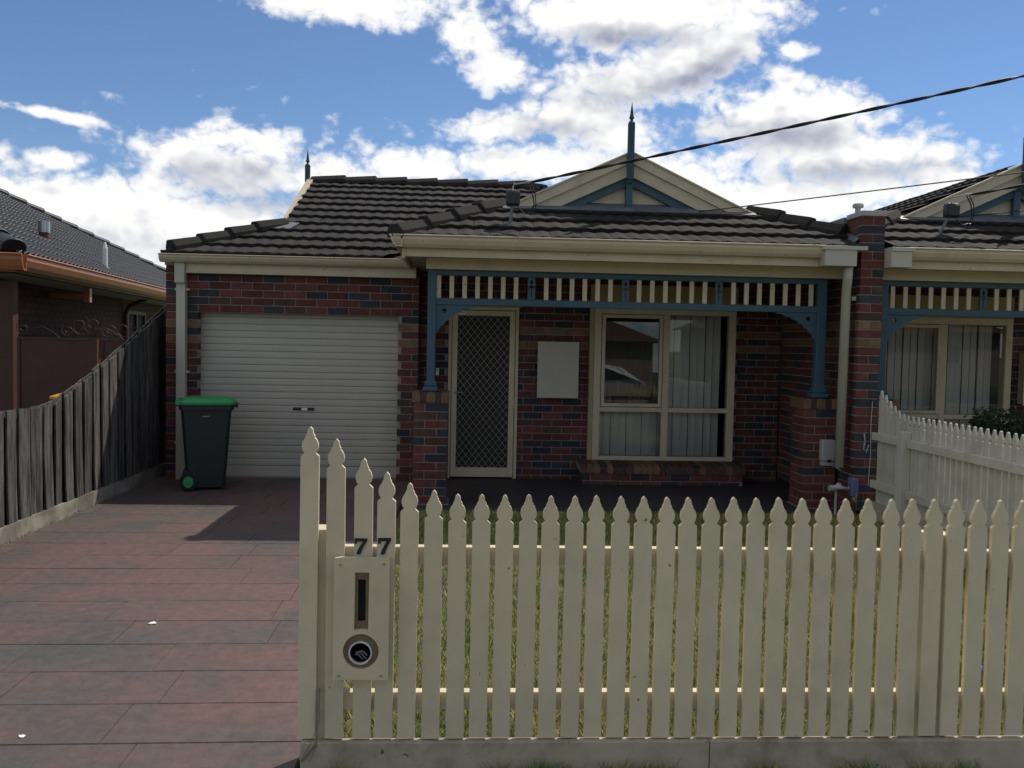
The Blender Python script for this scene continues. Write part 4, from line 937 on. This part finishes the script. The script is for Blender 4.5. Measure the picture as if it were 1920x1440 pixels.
# ------------------------------------------------------------------ wheelie bins
def wheelie(label, x, y, z, lid, rot=0, sx=1.):
    t = thing('wheelie_bin', label, 'bin', (x, y, z)); W = Matrix.Translation((x, y, z)) @ Matrix.Rotation(rot, 4, 'Z') @ Matrix.Diagonal((sx, 1, 1, 1))
    def put(m, nm, mt, par=t, **k): o = m.build(nm, mt, None, **k); o.parent = par; o.matrix_parent_inverse = WORLD[par.name].inverted(); o.matrix_basis = W; WORLD[o.name] = W.copy(); return o
    b = MB(); secs = ((.03, -.215, .20, .19), (.30, -.245, .225, .205), (.80, -.285, .265, .232), (.84, -.29, .275, .236), (.845, -.305, .295, .255), (.90, -.31, .30, .258)); vs = []; fs = []
    for zz, xa, xb, hy in secs:
        c = .035
        vs += [(xa+c, -hy, zz), (xb-c, -hy, zz), (xb, -hy+c, zz), (xb, hy-c, zz), (xb-c, hy, zz), (xa+c, hy, zz), (xa, hy-c, zz), (xa, -hy+c, zz)]
    for i in range(len(secs)-1):
        for k in range(8): fs.append((i*8+k, i*8+(k+1) % 8, i*8+8+(k+1) % 8, i*8+8+k))
    fs += [tuple(range(7, -1, -1)), tuple(range((len(secs)-1)*8, len(secs)*8))]; b.add(vs, fs); put(b, 'body', 'bin_green')
    l = MB(); vs = []; fs = []
    for zz, s, sy in ((.902, 1.0, 1.0), (.925, 1.01, 1.01), (.935, .97, .97), (.955, .80, .84), (.962, .70, .74)):
        for a, b_ in ((-.30, -.22), (-.27, -.262), (.28, -.262), (.315, -.23), (.315, .23), (.28, .262), (-.27, .262), (-.30, .22)): vs.append((a*s, b_*sy, zz))
    for i in range(4):
        for k in range(8): fs.append((i*8+k, i*8+(k+1) % 8, i*8+8+(k+1) % 8, i*8+8+k))
    fs += [tuple(range(7, -1, -1)), tuple(range(32, 40))]; l.add(vs, fs); l.box((-.345, -.235, .898), (-.29, -.15, .945)); l.box((-.345, .15, .898), (-.29, .235, .945)); put(l, 'lid', lid)
    h = MB(); h.tube([(-.35, -.24, .90), (-.35, .24, .90)], .015, 8); h.box((-.36, -.20, .88), (-.29, -.17, .915)); h.box((-.36, .17, .88), (-.29, .20, .915)); put(h, 'handle', 'bin_green')
    h = MB(); h.box((.30, -.16, .865), (.345, .16, .90)); put(h, 'front_grip', 'bin_green')
    h = MB(); h.box((-.05, -.2365, .775), (.03, -.228, .782)); put(h, 'side_mark', 'grey_plastic')
    for sy in (-1, 1):
        w = MB(); w.lathe((-.20, sy*.235-.022, .10), [(.085, 0), (.10, .008), (.10, .036), (.085, .044)], 22, 'y'); w = put(w, 'wheel', 'tyre')
        c = MB(); c.lathe((-.20, sy*.235-.024, .10), [(.018, -.008), (.02, -.001), (.05, .002), (.058, -.004), (.06, .01), (.06, .046), (.02, .05)], 20, 'y'); put(c, 'hub', lid, w)
    a = MB(); a.tube([(-.20, -.22, .10), (-.20, .22, .10)], .012, 8); a.box((-.26, -.19, .03), (-.17, .19, .20)); put(a, 'axle', 'bin_green')
    return t
wheelie('dark green wheelie bin with bright green lid and hubs standing before the roller door', -2.72, 9.60, .002, 'bin_lid', R(14), .9)
wheelie('wheelie bin with yellow lid mostly hidden behind the paling fence', -4.0, 9.72, .024, 'yellow_plastic', R(180))

# ------------------------------------------------------------------ services
def mast(label, x, y, zb, lean, boxz):
    t = thing('service_mast', label, 'cable mast', (x, y, zb))
    m = MB(); m.tube([(x, y, zb-.03), (x+lean, y, boxz)], .017, 10); m.build('pole', 'lead', t)
    bx = x+lean*1.2; m = MB(); m.box((bx-.07, y-.05, boxz), (bx+.07, y+.05, boxz+.145)); m.build('cable_box', 'black_plastic', t, bevel=.018)
    m = MB(); m.box((bx-.062, y-.06, boxz+.012), (bx+.062, y-.046, boxz+.125)); m.build('box_cover', 'black_plastic', t, bevel=.012)
    m = MB(); m.tube([(bx, y, boxz+.14), (bx, y, boxz+.19), (bx+.012, y, boxz+.215), (bx+.006, y, boxz+.235)], .006, 8); m.build('hook', 'steel', t)
    m = MB(); m.tube([(bx+.01, y, boxz+.215), (bx+.18, y-.03, boxz+.235)], .007, 6); m.tube([(bx+.13, y-.02, boxz+.235), (bx+.20, y-.03, boxz+.24)], .014, 8); m.build('strain_clamp', 'concrete_cap', t)
    for a, r_ in ((.0, .0065), (.03, .0055)):
        m = MB(); m.tube([(bx+.14+a, y-.02, boxz+.235), (bx+.19+a, y-.025, boxz+.14), (bx+.215+a*.6, y-.02, boxz+.02), (bx+.19+a, y, boxz-.06), (bx+.12, y, boxz-.075), (bx+.05, y, boxz-.01)], r_, 6); m.build('tail_cable', 'cable_black', t)
    m = MB(); m.lathe((x, y, zb-.02), [(.075, 0), (.05, .03), (.025, .05)], 10); m.build('base_flashing', 'lead', t)
    return Vector((bx+.18, y-.03, boxz+.236))
a1 = mast('grey service mast with black cable box on the roof beside the front gable', .43, 9.02, 2.76, .025, 2.99)
a2 = mast('slanted service mast with black cable box on the twin house roof', 4.90, 9.1, 2.80, .13, 3.01)
def cable(label, A, B, sag, r_, twist=0, n=60):
    A, B = Vector(A), Vector(B); pts = []
    for i in range(n+1):
        f = i/n; p = A.lerp(B, f); p.z -= sag*4*f*(1-f); pts.append(p)
    m = MB()
    if twist:
        d = (B-A).normalized(); x_ = d.cross(Vector((0, 0, 1))).normalized(); z_ = x_.cross(d); K = n*6; L_ = (B-A).length
        for ph_ in (0, math.pi):
            q = []
            for i in range(K+1):
                f = i/K; p = A.lerp(B, f); p.z -= sag*4*f*(1-f); an = ph_+f*L_/twist*2*math.pi; q.append(p+x_*math.cos(an)*r_*.9+z_*math.sin(an)*r_*.9)
            m.tube(q, r_, 6)
    else: m.tube(pts, r_, 6)
    return tag(m.build('overhead_cable', 'cable_black'), label, 'cable')
far = lambda A, P, k: Vector(A)+(Vector(P)-Vector(A))*k
cable('twisted black power cable rising from the mast by the front gable', a1, far(a1, (4.50, 7.0, 3.84), 3.6)+Vector((0, 0, .3)), .10, .0085, .62)
cable('thin phone wire fixed to the corner of the front gable', (2.49, 9.52, 3.06), far((2.49, 9.52, 3.06), (5.12, 8.0, 3.27), 4.5)+Vector((0, 0, .2)), .06, .006)
cable('black power cable leaving the slanted mast on the twin roof', a2, far(a2, (5.60, 8.75, 3.29), 10)+Vector((0, 0, .3)), .06, .0085, .62)
cable('thin phone wire fixed to the gable of the twin house', (5.30, 9.5, 3.07), far((5.30, 9.5, 3.07), (5.80, 9.1, 3.09), 12)+Vector((0, 0, .3)), .05, .006)
nb_ = thing('junction_box', 'pale green-grey plastic junction box on the right-hand verandah pier', 'utility box', (3.76, 8.95, .45))
m = MB(); m.box((3.69, 8.915, .455), (3.835, 8.995, .675)); m.build('cover', 'grey_plastic', nb_, bevel=.012)
m = MB(); m.box((3.70, 8.925, .405), (3.83, 8.995, .452)); m.build('base', 'grey_plastic', nb_, bevel=.008)
m = MB(); m.box((3.75, 8.908, .445), (3.79, 8.93, .475)); m.build('catch', 'black_plastic', nb_)
m = MB(); m.tube([(3.80, 8.95, .42), (3.86, 8.94, .39), (3.905, 8.95, .36)], .01, 8); m.build('conduit', 'grey_plastic', nb_)
nb_['label'] = 'pale grey-green plastic junction box on the verandah pier next to the party wall'
gm = thing('gas_meter', 'small gas meter with grey pipes and lavender cover at the foot of the party wall', 'gas meter', (3.79, 8.55, -.03))
m = MB(); m.tube([(3.70, 8.56, -.04), (3.70, 8.56, .23), (3.86, 8.56, .235)], .014, 8); m.tube([(3.88, 8.56, -.04), (3.88, 8.56, .22)], .016, 8); m.build('pipework', 'concrete_cap', gm)
m = MB(); m.lathe((3.72, 8.55, .235), [(.02, -.01), (.07, .0), (.075, .012), (.03, .03), (.02, .05)], 16); m.lathe((3.655, 8.55, .235), [(.03, -.03), (.032, .03)], 12, 'x'); m.build('regulator', 'concrete_cap', gm)
m = MB(); m.box((3.83, 8.50, .16), (3.905, 8.60, .34)); m.build('cover', 'lavender_plastic', gm, bevel=.012)
m = MB(); m.lathe((3.80, 8.53, -.03), [(.085, 0), (.09, .02), (.09, .13), (.06, .155)], 16); m.build('meter_body', 'brown_paint', gm)
m = MB(); m.tube([(3.875, 8.49, .02), (3.875, 8.49, .20)], .008, 8); m.build('lever', 'steel', gm)

# ------------------------------------------------------------------ litter on the ground
rng = random.Random(4)
for lab, x, y, z, s in (('white paper scrap lying in the middle of the driveway', -1.709, 4.98, .0035, .028), ('small curled white scrap on the driveway close to the street', -1.727, 3.557, .0035, .014)):
    m = MB(); ring = [(x+s*rng.uniform(.7, 1)*math.cos(a), y+s*.9*rng.uniform(.7, 1)*math.sin(a), z+rng.uniform(0, .006)) for a in np.linspace(0, 2*math.pi, 9)[:-1]]
    lo = [(a, b, c-.003) for a, b, c in ring]; m.add(ring+lo, [tuple(range(8)), tuple(range(15, 7, -1))]+[(i, 8+i, 8+(i+1) % 8, (i+1) % 8) for i in range(8)])
    tag(m.build('paper_scrap', 'white_plastic'), lab, 'litter')
m = MB(); m.box((2.60, 4.21, -.02), (2.67, 4.27, .03)); m.box((2.615, 4.20, .03), (2.65, 4.25, .055)); tag(m.build('crumpled_wrapper', 'lavender_plastic', bevel=.01), 'crumpled pale blue wrapper on the lawn behind the pickets', 'litter')

# ------------------------------------------------------------------ shrub by the twin house
def shrub(label, c, rx, ry, rz, n, seed):
    rg = random.Random(seed); t = thing('shrub', label, 'shrub', (c[0], c[1], -.05)); m = MB()
    for k in range(9):
        a = rg.uniform(0, 6.28); m.tube([(c[0], c[1], -.05), (c[0]+.3*rx*math.cos(a), c[1]+.3*ry*math.sin(a), c[2]*.6), (c[0]+.8*rx*math.cos(a), c[1]+.8*ry*math.sin(a), c[2]+rz*rg.uniform(-.2, .6))], [.016, .01, .004], 5)
    m.build('stems', 'stem', t); f = MB()
    cl = [(c[0]+rx*rg.uniform(-.8, .8), c[1]+ry*rg.uniform(-.8, .8), c[2]+rz*rg.uniform(-.9, .75), rg.uniform(.10, .2)) for _ in range(26)]
    for k in range(n):
        q = cl[k % len(cl)]; d = Vector((rg.gauss(0, 1), rg.gauss(0, 1), rg.gauss(0, 1))).normalized()*q[3]*rg.uniform(.4, 1.1); p = Vector(q[:3])+d
        if p.z < 0: continue
        ax = Vector((rg.gauss(0, 1), rg.gauss(0, 1), rg.gauss(.3, .6))).normalized(); sd = ax.orthogonal().normalized(); l = rg.uniform(.03, .06); w = l*.3
        f.add([tuple(p), tuple(p+ax*l*.5+sd*w), tuple(p+ax*l), tuple(p+ax*l*.5-sd*w)], [(0, 1, 2, 3)])
    f.build('foliage', 'leaf_dark', t); return t
shrub('dark leafy shrub below the twin house window behind the dividing fence', (5.75, 9.1, .62), .48, .35, .40, 5000, 3)

# ------------------------------------------------------------------ across the street (seen in the window glass)
def far_house(label, x0, x1, y0, y1, h, rz):
    t = thing('street_house', label, 'house', ((x0+x1)/2, y1, 0)); m = MB(); m.box((x0, y0, -.09), (x1, y1, h)); m.build('wall', 'stucco', t)
    o = .5; xm, ym = (x0+x1)/2, (y0+y1)/2; d = (y1-y0)/2+o
    m = MB(); m.add([(x0-o, y0-o, h), (x1+o, y0-o, h), (x1+o, y1+o, h), (x0-o, y1+o, h), (x0-o+d, ym, h+rz), (x1+o-d, ym, h+rz)], [(3, 2, 1, 0), (0, 1, 5, 4), (1, 2, 5), (2, 3, 4, 5), (3, 0, 4)]); m.build('roof', 'far_roof', t)
    for k in range(3):
        x = x0+(x1-x0)*(.14+.3*k); m = MB(); m.box((x, y1+.002, 1.0), (x+1.7, y1+.05, 2.1)); w = m.build('window', 'cream', t)
        m = MB(); m.box((x+.08, y1+.051, 1.08), (x+1.62, y1+.06, 2.02)); m.build('pane', 'dark', w)
far_house('plain low house with hipped roof across the street facing the driveway', -7, 9.5, -32, -23, 2.7, 2.4)
far_house('plain low house with hipped roof across the street opposite the twin house', 13.5, 28, -32, -23, 2.7, 2.4)
car = thing('parked_car', 'silver hatchback parked at the kerb across from the picket fence', 'car', (3.4, -6.6, 0)); y0, y1 = -7.4, -5.75
side = [(1.25, .25), (1.2, .62), (1.35, .86), (2.1, .95), (2.9, 1.40), (3.3, 1.47), (4.2, 1.47), (4.9, 1.38), (5.45, .98), (5.62, .92), (5.72, .60), (5.65, .25)]
m = MB(); n = len(side); vs = [(x, y0+(0 if z < 1 else .16), z) for x, z in side]+[(x, y1-(0 if z < 1 else .16), z) for x, z in side]
m.add(vs, [tuple(range(n)), tuple(range(2*n-1, n-1, -1))]+[(i, n+i, n+(i+1) % n, (i+1) % n) for i in range(n)]); m.build('body', 'car_paint', car, bevel=.05)
for pts in ([(2.25, 1.0), (2.95, 1.37), (3.65, 1.41), (3.65, 1.0)], [(3.72, 1.0), (3.72, 1.41), (4.75, 1.35), (5.25, 1.0)]):
    for y, s in ((y1, 1), (y0, -1)):
        m = MB(); q = [(x, y+s*(.006-.16*(z-.95)/.5 if True else 0), z) for x, z in pts]; q = [(x, (y-s*(0 if z < 1.05 else .15))+s*.012, z) for x, z in pts]; m.quad(*q); m.build('side_window', 'dark', car)
for x in (1.95, 4.85):
    for y in (y0+.10, y1-.10):
        m = MB(); m.lathe((x, y-.1, .31), [(.28, 0), (.31, .03), (.31, .17), (.28, .2)], 20, 'y'); w = m.build('wheel', 'tyre', car); m = MB(); m.lathe((x, y-.105, .31), [(.18, 0), (.18, .21)], 14, 'y'); m.build('rim', 'steel', w)
for y in (y0+.25, y1-.25): m = MB(); m.lathe((1.20, y, .68), [(.09, .0), (.08, -.03)], 12, 'x'); m.build('headlight', 'white_plastic', car)
